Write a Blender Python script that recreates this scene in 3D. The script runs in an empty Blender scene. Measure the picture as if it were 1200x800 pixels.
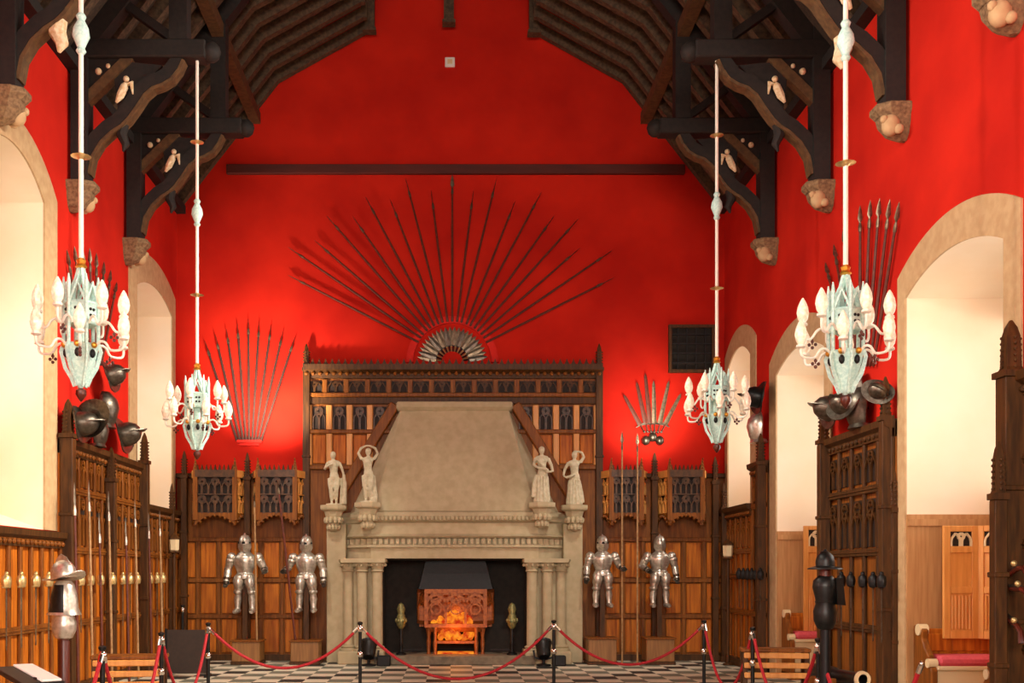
import bpy, math, random
from mathutils import Vector, Matrix
random.seed(7)
PI = math.pi
R = math.radians
V = Vector
F, EYE, YB = 1271.6, 1.75, 22.0          # focal length in px, eye height, distance of the end wall
W = 5.55                                  # half width of the hall
COL = bpy.context.scene.collection

def at(px, py, Y):
    return V(((px - 528) * Y / F, Y, EYE + (672 - py) * Y / F))
def zz(py, Y):
    return EYE + (672 - py) * Y / F
def xx(px, Y):
    return (px - 528) * Y / F

# ------------------------------------------------------------------ materials
def lin(c):
    return tuple(((v / 255) / 12.92 if v / 255 <= .04045 else ((v / 255 + .055) / 1.055) ** 2.4) for v in c)

def mat(name, c1, c2=None, rough=.6, metal=0, scale=(3, 3, 3), noise=4.0, detail=4, bump=0.0, spec=None, emis=None, emis_s=0, trans=0, lo=.35, hi=.65):
    m = bpy.data.materials.new(name); m.use_nodes = True
    nt = m.node_tree; b = nt.nodes['Principled BSDF']
    b.inputs['Roughness'].default_value = rough; b.inputs['Metallic'].default_value = metal
    if spec is not None: b.inputs['Specular IOR Level'].default_value = spec
    a1 = (*lin(c1), 1)
    b.inputs['Base Color'].default_value = a1
    if trans: b.inputs['Transmission Weight'].default_value = trans
    if c2 is not None or bump:
        tc = nt.nodes.new('ShaderNodeTexCoord'); mp = nt.nodes.new('ShaderNodeMapping')
        mp.inputs['Scale'].default_value = scale
        nt.links.new(tc.outputs['Object'], mp.inputs['Vector'])
        n = nt.nodes.new('ShaderNodeTexNoise'); n.inputs['Scale'].default_value = noise; n.inputs['Detail'].default_value = detail
        nt.links.new(mp.outputs['Vector'], n.inputs['Vector'])
        if c2 is not None:
            r = nt.nodes.new('ShaderNodeValToRGB')
            r.color_ramp.elements[0].position = lo; r.color_ramp.elements[0].color = a1
            r.color_ramp.elements[1].position = hi; r.color_ramp.elements[1].color = (*lin(c2), 1)
            nt.links.new(n.outputs['Fac'], r.inputs['Fac']); nt.links.new(r.outputs['Color'], b.inputs['Base Color'])
        if bump:
            bp = nt.nodes.new('ShaderNodeBump'); bp.inputs['Strength'].default_value = bump; bp.inputs['Distance'].default_value = .01
            nt.links.new(n.outputs['Fac'], bp.inputs['Height']); nt.links.new(bp.outputs['Normal'], b.inputs['Normal'])
    if emis:
        b.inputs['Emission Color'].default_value = (*lin(emis), 1); b.inputs['Emission Strength'].default_value = emis_s
    return m

M = {}
M['red'] = mat('red_plaster', (184, 24, 10), (210, 36, 17), .85, noise=.8, detail=6, scale=(1, 1, 1), bump=.15, spec=.2)
M['cream'] = mat('cream_plaster', (250, 232, 206), (246, 225, 194), .9, noise=1.2, scale=(1, 1, 1), spec=.2)
M['trim'] = mat('arch_stone', (200, 168, 126), (188, 154, 112), .9, noise=3, bump=.15, spec=.2)
M['stone'] = mat('chimney_stone', (190, 174, 140), (178, 162, 128), .85, noise=2.2, detail=7, bump=.25, spec=.25)
M['marble'] = mat('statue_stone', (206, 194, 164), (184, 172, 140), .7, noise=5, bump=.2)
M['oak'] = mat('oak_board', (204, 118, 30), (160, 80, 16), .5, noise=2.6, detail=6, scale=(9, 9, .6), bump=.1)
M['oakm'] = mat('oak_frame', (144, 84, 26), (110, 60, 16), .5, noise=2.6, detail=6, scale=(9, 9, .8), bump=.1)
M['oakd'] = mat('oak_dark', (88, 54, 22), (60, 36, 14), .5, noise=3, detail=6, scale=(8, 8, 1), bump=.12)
for _k in ('oak', 'oakm', 'oakd'): M[_k].node_tree.nodes['Principled BSDF'].inputs['Specular IOR Level'].default_value = .25
M['oakl'] = mat('oak_pale', (228, 160, 84), (212, 142, 66), .45, noise=2.6, detail=6, scale=(9, 9, .7), bump=.08)
M['oaktr'] = mat('oak_tracery', (92, 58, 28), (58, 36, 18), .45, noise=4, detail=5)
M['pit'] = mat('oak_recess_shade', (40, 22, 10), (28, 15, 7), .7, noise=4)  # near-black flat backing; shade behind the open tracery put into the colour
M['roof'] = mat('roof_timber', (36, 27, 20), (22, 17, 13), .75, noise=3, detail=6, scale=(5, 5, 5), bump=.3)
M['rafter'] = mat('rafter_timber', (98, 76, 52), (62, 46, 30), .75, noise=3, detail=6, scale=(5, 5, 5), bump=.3)
M['board'] = mat('roof_boarding', (70, 52, 36), (48, 34, 24), .85, noise=3, detail=6, scale=(1, 8, 8))
M['soffit'] = mat('brace_soffit', (104, 76, 42), (78, 54, 28), .7, noise=4)  # brown timber; on the braces it carries the light of their undersides
M['carve'] = mat('carved_gilt_white', (236, 216, 180), (212, 180, 130), .6, noise=8)
M['corbel'] = mat('corbel_stone', (150, 120, 84), (108, 82, 56), .9, noise=8, detail=6, bump=.5)
M['steel'] = mat('polished_steel', (226, 220, 208), (186, 178, 162), .33, .78, noise=6)
M['steeld'] = mat('dull_steel', (120, 112, 100), (88, 80, 70), .38, .9, noise=6)
M['blade'] = mat('blade_steel', (140, 126, 104), (104, 92, 74), .38, .8, noise=6)
M['black'] = mat('blackened_steel', (38, 38, 36), (26, 26, 25), .38, .5, noise=6)
M['iron'] = mat('wrought_iron', (26, 25, 25), (18, 17, 17), .5, .4, noise=6)
M['brass'] = mat('brass', (228, 204, 146), (204, 172, 108), .35, .7, noise=6)
M['shaft'] = mat('spear_shaft', (104, 44, 26), (80, 32, 18), .5, noise=5)
M['lancewood'] = mat('lance_wood', (74, 36, 26), (56, 28, 20), .75, noise=5)
M['shaftp'] = mat('pale_shaft', (178, 138, 92), (150, 110, 66), .5, noise=5)
M['verd'] = mat('verdigris_paint', (206, 232, 222), (168, 208, 200), .5, .0, noise=14, detail=5)
M['rod'] = mat('white_rod', (236, 230, 214), None, .4)
M['shade'] = mat('lamp_glass', (252, 244, 226), (240, 214, 184), .25, noise=9, emis=(255, 236, 200), emis_s=.12)
M['gilt'] = mat('gilding', (226, 160, 60), None, .3, .8)
M['rope'] = mat('red_velvet', (186, 28, 40), (160, 20, 32), .7, noise=20)
M['chrome'] = mat('chrome', (224, 220, 212), None, .15, 1)
M['cushion'] = mat('pink_cushion', (226, 96, 108), (214, 82, 96), .8, noise=8)
M['linen'] = mat('cream_panel', (226, 204, 160), None, .7)
M['white'] = mat('white_card', (240, 236, 228), None, .6)
M['dark'] = mat('dark_board', (56, 40, 30), (46, 32, 24), .6, noise=5)
M['mahog'] = mat('mahogany', (92, 34, 18), (66, 22, 12), .35, noise=3, scale=(8, 8, .8))
M['soot'] = mat('sooty_stone', (40, 33, 26), (28, 23, 18), .9, noise=3)
M['lining'] = mat('bay_lining_oak', (196, 146, 92), (176, 124, 72), .55, noise=2.6, detail=6, scale=(9, 9, .7))
M['pedestal'] = mat('pedestal_oak', (156, 108, 54), (130, 86, 40), .5, noise=2.6, detail=6, scale=(9, 9, .7))
M['hearth'] = mat('hearth_stone', (136, 122, 100), (112, 100, 82), .85, noise=3)
M['copper'] = mat('fire_copper', (168, 92, 34), (132, 66, 22), .5, .25, noise=6)
M['redband'] = mat('red_painted_frame', (216, 32, 18), (204, 28, 16), .85, noise=3)
M['beam'] = mat('shaded_beam', (92, 26, 14), (74, 22, 12), .7, noise=2, scale=(.6, 4, 4))
M['bronze'] = mat('green_bronze', (150, 140, 84), (112, 110, 72), .45, .5, noise=9)

def floor_mat():
    m = bpy.data.materials.new('chequered_floor'); m.use_nodes = True
    nt = m.node_tree; b = nt.nodes['Principled BSDF']; b.inputs['Roughness'].default_value = .6
    tc = nt.nodes.new('ShaderNodeTexCoord'); s = nt.nodes.new('ShaderNodeSeparateXYZ'); nt.links.new(tc.outputs['Object'], s.inputs[0])
    def mth(op, a, v=None, w=None):
        n = nt.nodes.new('ShaderNodeMath'); n.operation = op
        for i, q in enumerate((a, v)):
            if q is None: continue
            if isinstance(q, (int, float)): n.inputs[i].default_value = q
            else: nt.links.new(q, n.inputs[i])
        return n.outputs[0]
    T = .4
    i = mth('FLOOR', mth('DIVIDE', s.outputs[0], T)); j = mth('FLOOR', mth('DIVIDE', s.outputs[1], T * 1.25))
    par = mth('FLOORED_MODULO', mth('ADD', i, j), 2.0)
    k3 = mth('FLOORED_MODULO', mth('ADD', i, mth('MULTIPLY', j, 2.0)), 3.0)
    isblack = mth('LESS_THAN', k3, .5)
    def mix(f, a, c):
        n = nt.nodes.new('ShaderNodeMix'); n.data_type = 'RGBA'; nt.links.new(f, n.inputs[0])
        for q, idx in ((a, 6), (c, 7)):
            if isinstance(q, tuple): n.inputs[idx].default_value = (*lin(q), 1)
            else: nt.links.new(q, n.inputs[idx])
        return n.outputs[2]
    dark = mix(isblack, (122, 124, 108), (50, 51, 47))
    nt.links.new(mix(par, dark, (228, 218, 194)), b.inputs['Base Color'])
    return m
M['floor'] = floor_mat()

def fire_mat():
    m = bpy.data.materials.new('fire_glow'); m.use_nodes = True
    nt = m.node_tree; b = nt.nodes['Principled BSDF']; b.inputs['Roughness'].default_value = .9
    tc = nt.nodes.new('ShaderNodeTexCoord'); n = nt.nodes.new('ShaderNodeTexNoise'); n.inputs['Scale'].default_value = 7
    nt.links.new(tc.outputs['Object'], n.inputs['Vector'])
    r = nt.nodes.new('ShaderNodeValToRGB')
    r.color_ramp.elements[0].position = .35; r.color_ramp.elements[0].color = (*lin((176, 30, 3)), 1)
    r.color_ramp.elements[1].position = .68; r.color_ramp.elements[1].color = (*lin((255, 150, 34)), 1)
    nt.links.new(n.outputs['Fac'], r.inputs['Fac']); nt.links.new(r.outputs['Color'], b.inputs['Emission Color'])
    b.inputs['Base Color'].default_value = (.02, .01, .005, 1)
    b.inputs['Emission Strength'].default_value = 1.0
    return m
M['fire'] = fire_mat()

def emit(name, c, s):
    m = bpy.data.materials.new(name); m.use_nodes = True
    b = m.node_tree.nodes['Principled BSDF']; b.inputs['Base Color'].default_value = (0, 0, 0, 1)
    b.inputs['Emission Color'].default_value = (*lin(c), 1); b.inputs['Emission Strength'].default_value = s
    return m
M['pane'] = emit('daylit_pane', (255, 244, 232), .8)

# ------------------------------------------------------------------ mesh builder
class MB:
    def __init__(s):
        s.v = []; s.f = []; s.mi = []; s.tf = Matrix(); s.cur = 0
    def add(s, vs, fs):
        o = len(s.v)
        s.v.extend([s.tf @ V(p) for p in vs])
        for f in fs:
            s.f.append([i + o for i in f]); s.mi.append(s.cur)
        return s
    def box(s, x0, x1, y0, y1, z0, z1):
        return s.add([(x0, y0, z0), (x1, y0, z0), (x1, y1, z0), (x0, y1, z0), (x0, y0, z1), (x1, y0, z1), (x1, y1, z1), (x0, y1, z1)],
                     [(0, 3, 2, 1), (4, 5, 6, 7), (0, 1, 5, 4), (1, 2, 6, 5), (2, 3, 7, 6), (3, 0, 4, 7)])
    def frustum(s, b, t):      # two quads, counter-clockwise seen from above
        return s.add(list(b) + list(t), [(3, 2, 1, 0), (4, 5, 6, 7), (0, 1, 5, 4), (1, 2, 6, 5), (2, 3, 7, 6), (3, 0, 4, 7)])
    def loft(s, rings, cap=True, closed=True):
        n = len(rings[0]); vs = [p for r in rings for p in r]; fs = []
        for k in range(len(rings) - 1):
            for i in range(n if closed else n - 1):
                j = (i + 1) % n
                fs.append((k * n + i, k * n + j, (k + 1) * n + j, (k + 1) * n + i))
        if cap:
            fs.append(tuple(reversed(range(n)))); fs.append(tuple(range((len(rings) - 1) * n, len(rings) * n)))
        return s.add(vs, fs)
    def prism(s, poly, a, b, plane='xz'):   # poly in plane, extruded on the third axis from a to b
        def mk(p, t):
            return {'xz': (p[0], t, p[1]), 'yz': (t, p[0], p[1]), 'xy': (p[0], p[1], t)}[plane]
        return s.loft([[mk(p, a) for p in poly], [mk(p, b) for p in poly]])
    def tube(s, pts, r, n=8, sx=1, sy=1, up=None, cap=True):
        pts = [V(p) for p in pts]; m = len(pts)
        rs = r if isinstance(r, (list, tuple)) else [r] * m
        t0 = (pts[1] - pts[0]).normalized()
        u = V(up) if up is not None else (V((0, 0, 1)) if abs(t0.z) < .9 else V((0, 1, 0)))
        rings = []
        for i, p in enumerate(pts):
            t = (pts[min(i + 1, m - 1)] - pts[max(i - 1, 0)]).normalized()
            a = (u - t * u.dot(t)).normalized(); u = a if up is None else u
            b = t.cross(a)
            rings.append([p + (a * math.cos(2 * PI * k / n) * sx + b * math.sin(2 * PI * k / n) * sy) * rs[i] for k in range(n)])
        return s.loft(rings, cap)
    def bar(s, pts, w, h, up=(0, 0, 1)):      # rectangular section, w across, h along 'up'
        pts = [V(p) for p in pts]; m = len(pts); u = V(up); rings = []
        for i, p in enumerate(pts):
            t = (pts[min(i + 1, m - 1)] - pts[max(i - 1, 0)]).normalized()
            a = (u - t * u.dot(t)).normalized(); b = t.cross(a)
            rings.append([p - b * w / 2 - a * h / 2, p + b * w / 2 - a * h / 2, p + b * w / 2 + a * h / 2, p - b * w / 2 + a * h / 2])
        return s.loft(rings)
    def lathe(s, prof, n=16, c=(0, 0, 0), sx=1, sy=1, ph=0):
        c = V(c)
        return s.loft([[c + V((r * sx * math.cos(2 * PI * k / n + ph), r * sy * math.sin(2 * PI * k / n + ph), z)) for k in range(n)] for r, z in prof])
    def ball(s, c, r, n=12, m=7, rz=None, ry=None):
        rz = r if rz is None else rz; ry = r if ry is None else ry
        return s.lathe([(max(r * math.sin(PI * i / m), r * .02), -rz * math.cos(PI * i / m)) for i in range(m + 1)], n, c, 1, ry / r)
    def build(s, name, m, parent=None, smooth=False, bevel=0, loc=None):
        me = bpy.data.meshes.new(name); me.from_pydata([tuple(p) for p in s.v], [], s.f)
        ms = m if isinstance(m, (list, tuple)) else [m]
        for q in ms: me.materials.append(M[q])
        if len(ms) > 1:
            for p, k in zip(me.polygons, s.mi): p.material_index = k
        me.update()
        if smooth:
            for p in me.polygons: p.use_smooth = True
            me.set_sharp_from_angle(angle=R(42))
        o = bpy.data.objects.new(name, me); COL.objects.link(o)
        if parent is not None: o.parent = parent
        if loc is not None: o.location = loc
        if bevel:
            b = o.modifiers.new('bevel', 'BEVEL'); b.width = bevel; b.segments = 1; b.limit_method = 'ANGLE'
        return o

def tag(o, label, cat, group=None, kind=None):
    o['label'] = label; o['category'] = cat
    if group: o['group'] = group
    if kind: o['kind'] = kind
    return o
def thing(name, label, cat, loc=(0, 0, 0), rz=0, group=None):
    o = bpy.data.objects.new(name, None); COL.objects.link(o); o.empty_display_size = .1
    o.location = loc; o.rotation_euler = (0, 0, rz)
    return tag(o, label, cat, group)
def struct(o):
    o['kind'] = 'structure'; return o
def dup(root, loc, rz=None, label=None, group=None, scale=None):
    r = root.copy(); COL.objects.link(r); r.location = loc
    if rz is not None: r.rotation_euler = (0, 0, rz) if not isinstance(rz, (tuple, list)) else rz
    if label: r['label'] = label
    if group: r['group'] = group
    if scale: r.scale = (scale,) * 3
    for ch in KIDS.get(root.name, list(root.children)):
        c = ch.copy(); COL.objects.link(c); c.parent = r
        for g in ch.children:
            d = g.copy(); COL.objects.link(d); d.parent = c
    return r
KIDS = {}

def arc(y0, y1, spring, apex, n=18):
    w = (y1 - y0) / 2; h = apex - spring; rr = (w * w + h * h) / (2 * h); c = (y0 + y1) / 2
    a0 = math.asin(min(1, w / rr)); out = []
    for i in range(n + 1):
        a = -a0 + 2 * a0 * i / n
        out.append((c + rr * math.sin(a), apex - rr + rr * math.cos(a)))
    return out

# ------------------------------------------------------------------ the hall
YF = -7.0                      # far end behind the viewer
ZW = EYE + 7.45                # wall head
mb = MB(); mb.box(-7.6, 7.6, YF, YB + .4, -.3, 0)
struct(mb.build('floor', 'floor'))

def gable(y0, y1, name):
    m = MB(); m.prism([(-W - 1.6, 0), (W + 1.6, 0), (W + 1.6, ZW), (W, ZW), (0, ZW + W * 1.28), (-W, ZW), (-W - 1.6, ZW)], y0, y1)
    struct(m.build(name, 'red'))
gable(YB, YB + .4, 'wall_back'); gable(YF - .4, YF, 'wall_front')

E = EYE
# inner y0,y1, outer y0,y1, bottom z, inner spring/apex, outer spring/apex, jamb goes to the floor?
LW = [dict(i=(12.70, 14.78), o=(12.30, 15.25), b=E + .60, si=E + 5.05, ai=E + 5.45, so=E + 5.22, ao=E + 5.83, bay=False),
      dict(i=(19.14, 21.56), o=(18.68, 21.80), b=E + 1.15, si=E + 5.10, ai=E + 5.36, so=E + 5.50, ao=E + 5.85, bay=False),
      dict(i=(5.6, 7.7), o=(5.2, 8.1), b=E + .60, si=E + 5.05, ai=E + 5.45, so=E + 5.22, ao=E + 5.83, bay=False),  # this one and the next: added behind the viewer to light the hall
      dict(i=(-1.0, 1.1), o=(-1.4, 1.5), b=E + .60, si=E + 5.05, ai=E + 5.45, so=E + 5.22, ao=E + 5.83, bay=False)]
RW = [dict(i=(10.85, 13.20), o=(10.52, 13.42), b=E + .72, si=E + 3.35, ai=E + 3.61, so=E + 3.64, ao=E + 4.02, bay=True),
      dict(i=(16.06, 18.44), o=(15.75, 18.82), b=E + .72, si=E + 3.37, ai=E + 3.62, so=E + 3.62, ao=E + 4.08, bay=True),
      dict(i=(20.02, 21.66), o=(19.67, 21.86), b=E + 1.27, si=E + 4.05, ai=E + 4.34, so=E + 4.32, ao=E + 4.72, bay=False),
      dict(i=(5.0, 7.3), o=(4.7, 7.6), b=E + .72, si=E + 3.35, ai=E + 3.61, so=E + 3.64, ao=E + 4.02, bay=True),  # last pair: extra windows out of view, put in for their light
      dict(i=(-1.0, 1.3), o=(-1.3, 1.6), b=E + .72, si=E + 3.35, ai=E + 3.61, so=E + 3.64, ao=E + 4.02, bay=True)]
DEP = 1.5
wn = [0]
def side_wall(sg, wins, name):
    m = MB(); X = sg * W
    ys = sorted(wins, key=lambda w: w['i'][0]); prev = YF
    def q(y0, y1, z0a, z1a, z0b=None, z1b=None):
        z0b = z0a if z0b is None else z0b; z1b = z1a if z1b is None else z1b
        m.add([(X, y0, z0a), (X, y1, z0b), (X, y1, z1b), (X, y0, z1a)], [(0, 1, 2, 3)])
    for w in ys:
        y0, y1 = w['i']; bot = 0 if w['bay'] else w['b']
        q(prev, y0, 0, ZW)
        a = arc(y0, y1, w['si'], w['ai'])
        for (ya, za), (yb, zb) in zip(a, a[1:]): q(ya, yb, za, ZW, zb, ZW)
        if bot > 0: q(y0, y1, 0, bot)
        prev = y1
    q(prev, YB, 0, ZW)
    m.add([(X, YF, ZW), (X, YB, ZW), (sg * (W + DEP + .1), YB, ZW), (sg * (W + DEP + .1), YF, ZW)], [(0, 1, 2, 3)])
    struct(m.build(name, 'red'))
    for w in wins:
        wn[0] += 1; n = wn[0]
        y0, y1 = w['i']; bot = 0 if w['bay'] else w['b']; XO = sg * (W + DEP)
        a = arc(y0, y1, w['si'], w['ai'])
        # embrasure: jambs, soffit and sill, cream plaster
        r = MB()
        prof = [(y0, w['b'])] + a + [(y1, w['b'])]
        for (ya, za), (yb, zb) in zip(prof, prof[1:]):
            r.add([(X, ya, za), (X, yb, zb), (XO, yb, zb), (XO, ya, za)], [(0, 1, 2, 3)])
        if w['bay']:
            r.add([(XO - sg * .25, y0, w['b']), (XO - sg * .25, y1, w['b']), (XO, y1, w['b']), (XO, y0, w['b'])], [(0, 1, 2, 3)])
        else:
            zs = w['b'] + .55
            r.add([(X, y0, w['b']), (X, y1, w['b']), (XO, y1, zs), (XO, y0, zs)], [(0, 1, 2, 3)])
        struct(r.build('embrasure', 'cream')).name = 'wall_%s_embrasure_%d' % ('left' if sg < 0 else 'right', n)
        # window: panes with stone mullions
        p = MB(); zt = w['ai']
        p.prism([(y0, w['b'])] + a + [(y1, w['b'])], XO, XO + sg * .03, 'yz')
        wo = struct(p.build('window_%d' % n, 'pane'))
        g = MB()
        for k in range(1, 3): g.box(min(XO, XO - sg * .14), max(XO, XO - sg * .14), y0 + (y1 - y0) * k / 3 - .05, y0 + (y1 - y0) * k / 3 + .05, w['b'], w['si'] + .15)
        for k in range(1, 4):
            z = w['b'] + (w['si'] - w['b']) * k / 4; g.box(min(XO, XO - sg * .1), max(XO, XO - sg * .1), y0, y1, z - .04, z + .04)
        struct(g.build('mullions', 'trim', wo))
        # stone surround on the wall face
        t = MB(); ao = arc(*w['o'], w['so'], w['ao'])
        outer = [(w['o'][0], bot)] + ao + [(w['o'][1], bot)]; inner = [(y0, bot)] + a + [(y1, bot)]
        x1 = X - sg * .025
        for k in range(len(outer) - 1):
            (oa, oza), (ob, ozb) = outer[k], outer[k + 1]; (ia, iza), (ib, izb) = inner[k], inner[k + 1]
            t.loft([[(X, oa, oza), (X, ia, iza), (x1, ia, iza), (x1, oa, oza)], [(X, ob, ozb), (X, ib, izb), (x1, ib, izb), (x1, ob, ozb)]])
        struct(t.build('trim_%d' % n, 'trim'))
        # daylight, far stronger through the added windows behind the viewer
        ld = bpy.data.lights.new('daylight', 'AREA'); ld.shape = 'RECTANGLE'
        ld.size = (y1 - y0) * .9; ld.size_y = (w['si'] - w['b']) * .9; ld.energy = ((38 if sg > 0 else 40) if w['i'][0] > 9 else 420); ld.color = (1, .94, .87); ld.spread = R(110) if w['i'][0] > 9 else R(170)
        lo = bpy.data.objects.new('daylight', ld); COL.objects.link(lo)
        lo.location = (XO - sg * .2, (y0 + y1) / 2, (w['b'] + w['si']) / 2); lo.rotation_euler = (0, R(90) * sg, 0)
        lo.rotation_euler = V((-sg, 0, 0)).to_track_quat('-Z', 'Z').to_euler()
        ld.size, ld.size_y = (y1 - y0) * .9, (w['si'] - w['b']) * .9
        if w['bay']:   # wood lined lower part of the bay
            l = MB(); xa, xb = min(X, XO), max(X, XO)
            l.add([(XO - sg * .25, y0, 0), (XO - sg * .25, y1, 0), (XO - sg * .25, y1, w['b']), (XO - sg * .25, y0, w['b'])], [(0, 1, 2, 3)])
            struct(l.build('wall_right_bay_%d' % n, 'oakl'))
            for yy, s2 in ((y0, 1), (y1, -1)):
                j = MB(); d = .03 * s2
                j.box(xa - .005, xb - .25, min(yy, yy + d), max(yy, yy + d), 0, w['b'] - .14)
                j.box(xa - .005, xb - .25, min(yy, yy + d * 2), max(yy, yy + d * 2), w['b'] - .14, w['b'] - .06)
                j.box(xa - .005, xb - .25, min(yy, yy + d), max(yy, yy + d), w['b'] - .06, w['b'])
                struct(j.build('trim_bay_lining', 'lining'))
side_wall(-1, LW, 'wall_left'); side_wall(1, RW, 'wall_right')

# roof boarding
for sg in (-1, 1):
    m = MB(); p0 = V((sg * (W + .1), 0, ZW - .02)); p1 = V((0, 0, ZW + W * 1.28 + .1)); t = V((sg * .08, 0, .06))
    m.loft([[(p.x, YF, p.z) for p in (p0, p1, p1 + t, p0 + t)], [(p.x, YB, p.z) for p in (p0, p1, p1 + t, p0 + t)]])
    m.tf = Matrix()
    struct(m.build('ceiling', 'board'))
    m = MB(); m.box(*sorted((sg * (W - .18), sg * W)), YF, YB - .001, ZW - .16, ZW)
    struct(m.build('trim_wall_plate', 'roof'))

# end wall timber band, the ledge's shadow put into its dark colour
m = MB(); m.box(xx(265, 21.9), xx(803, 21.9), YB - .1, YB, zz(203, 21.9), zz(192, 21.9))
tag(m.build('timber_rail', 'beam', bevel=.01), 'long dark wooden rail running across the red end wall above the spears', 'rail')
m = MB(); m.box(xx(521.5, 21.95), xx(533, 21.95), YB - .06, YB, zz(78, 21.95), zz(67, 21.95))
s_ = tag(m.build('sensor_box', 'white', bevel=.01), 'small square white sensor box high on the red end wall', 'sensor')
m = MB(); m.box(s_.bound_box[0][0] + .05, s_.bound_box[6][0] - .05, YB - .075, YB - .06, zz(78, 21.95) + .05, zz(67, 21.95) - .05)
m.build('lens_cover', 'linen', s_)

# ------------------------------------------------------------------ roof timbers
SL = 1.28
def rz_(x): return ZW - .05 + SL * (W - abs(x))
def beam2(m, a, b, w, h, y):
    m.bar([(a[0], y, a[1]), (b[0], y, b[1])], w, h, up=(0, 0, 1) if abs(a[0] - b[0]) > .02 else (1, 0, 0))
YT = [.483 * 22, .602 * 22, .72 * 22, .843 * 22]
# common rafter couples
RG = 'common rafter couples along the roof'
proto = thing('rafter_couple', 'dark timber rafter couple of the roof between two hammerbeam trusses', 'rafter', (0, 0, 0), 0, RG)
for sg in (-1, 1):
    m = MB(); beam2(m, (sg * W, rz_(W) + .02), (sg * .05, rz_(.05) + .02), .16, .2, 0); m.build('rafter', 'rafter', proto)
    m = MB(); beam2(m, (sg * 3.55, rz_(3.55) + .02), (sg * 1.72, E + 11.0), .15, .19, 0); m.build('soulace', 'rafter', proto)
    m = MB(); m.box(*sorted((sg * 1.64, sg * 1.76)), -.06, .06, E + 10.9, rz_(1.7)); m.build('hanger', 'rafter', proto)
m = MB(); beam2(m, (-2.0, E + 11.85), (2.0, E + 11.85), .12, .18, 0); m.build('collar', 'rafter', proto)
KIDS[proto.name] = list(proto.children)
ry = [21.88]; y = 21.88
while y > 8.2:
    y -= .56
    if min(abs(y - t) for t in YT) > .2: ry.append(y)
proto.location = (0, ry[0], 0)
proto['label'] = 'rafter couple lying right against the red gable, outermost arch of the roof'; 
del proto['group']
for y in ry[1:]:
    dup(proto, (0, y, 0), label='dark timber rafter couple of the roof between two hammerbeam trusses', group=RG)
# gable posts
for px, py, nm in ((433, 34, 'left'), (526, 25, 'middle'), (626, 37, 'right')):
    m = MB(); x = xx(px, 21.7); z = zz(py, 21.7)
    m.box(x - .1, x + .1, 21.62, 21.8, z, rz_(x) - .15)
    o = thing('gable_post', {'left': 'dark gable post hanging above the red wall, leftmost of three', 'middle': 'short dark gable post at the top centre above the white sensor box', 'right': 'dark gable post hanging above the red wall, rightmost of three'}[nm], 'post', (0, 0, 0))
    m.build('shaft', 'rafter', o)
    m = MB(); m.box(x - .13, x + .13, 21.6, 21.82, z - .06, z); m.build('foot_block', 'rafter', o)
# purlins
for sg, nm in ((-1, 'left'), (1, 'right')):
    for k, (xa, txt) in enumerate(((3.95, 'lower'), (1.9, 'upper'))):
        m = MB(); z = rz_(xa) - .22
        m.box(*sorted((sg * (xa - .1), sg * (xa + .1))), 4, 21.99, z - .12, z + .1)
        tag(m.build('purlin', 'soffit'), '%s brown purlin along the %s slope of the roof' % (txt, nm), 'purlin')

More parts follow.
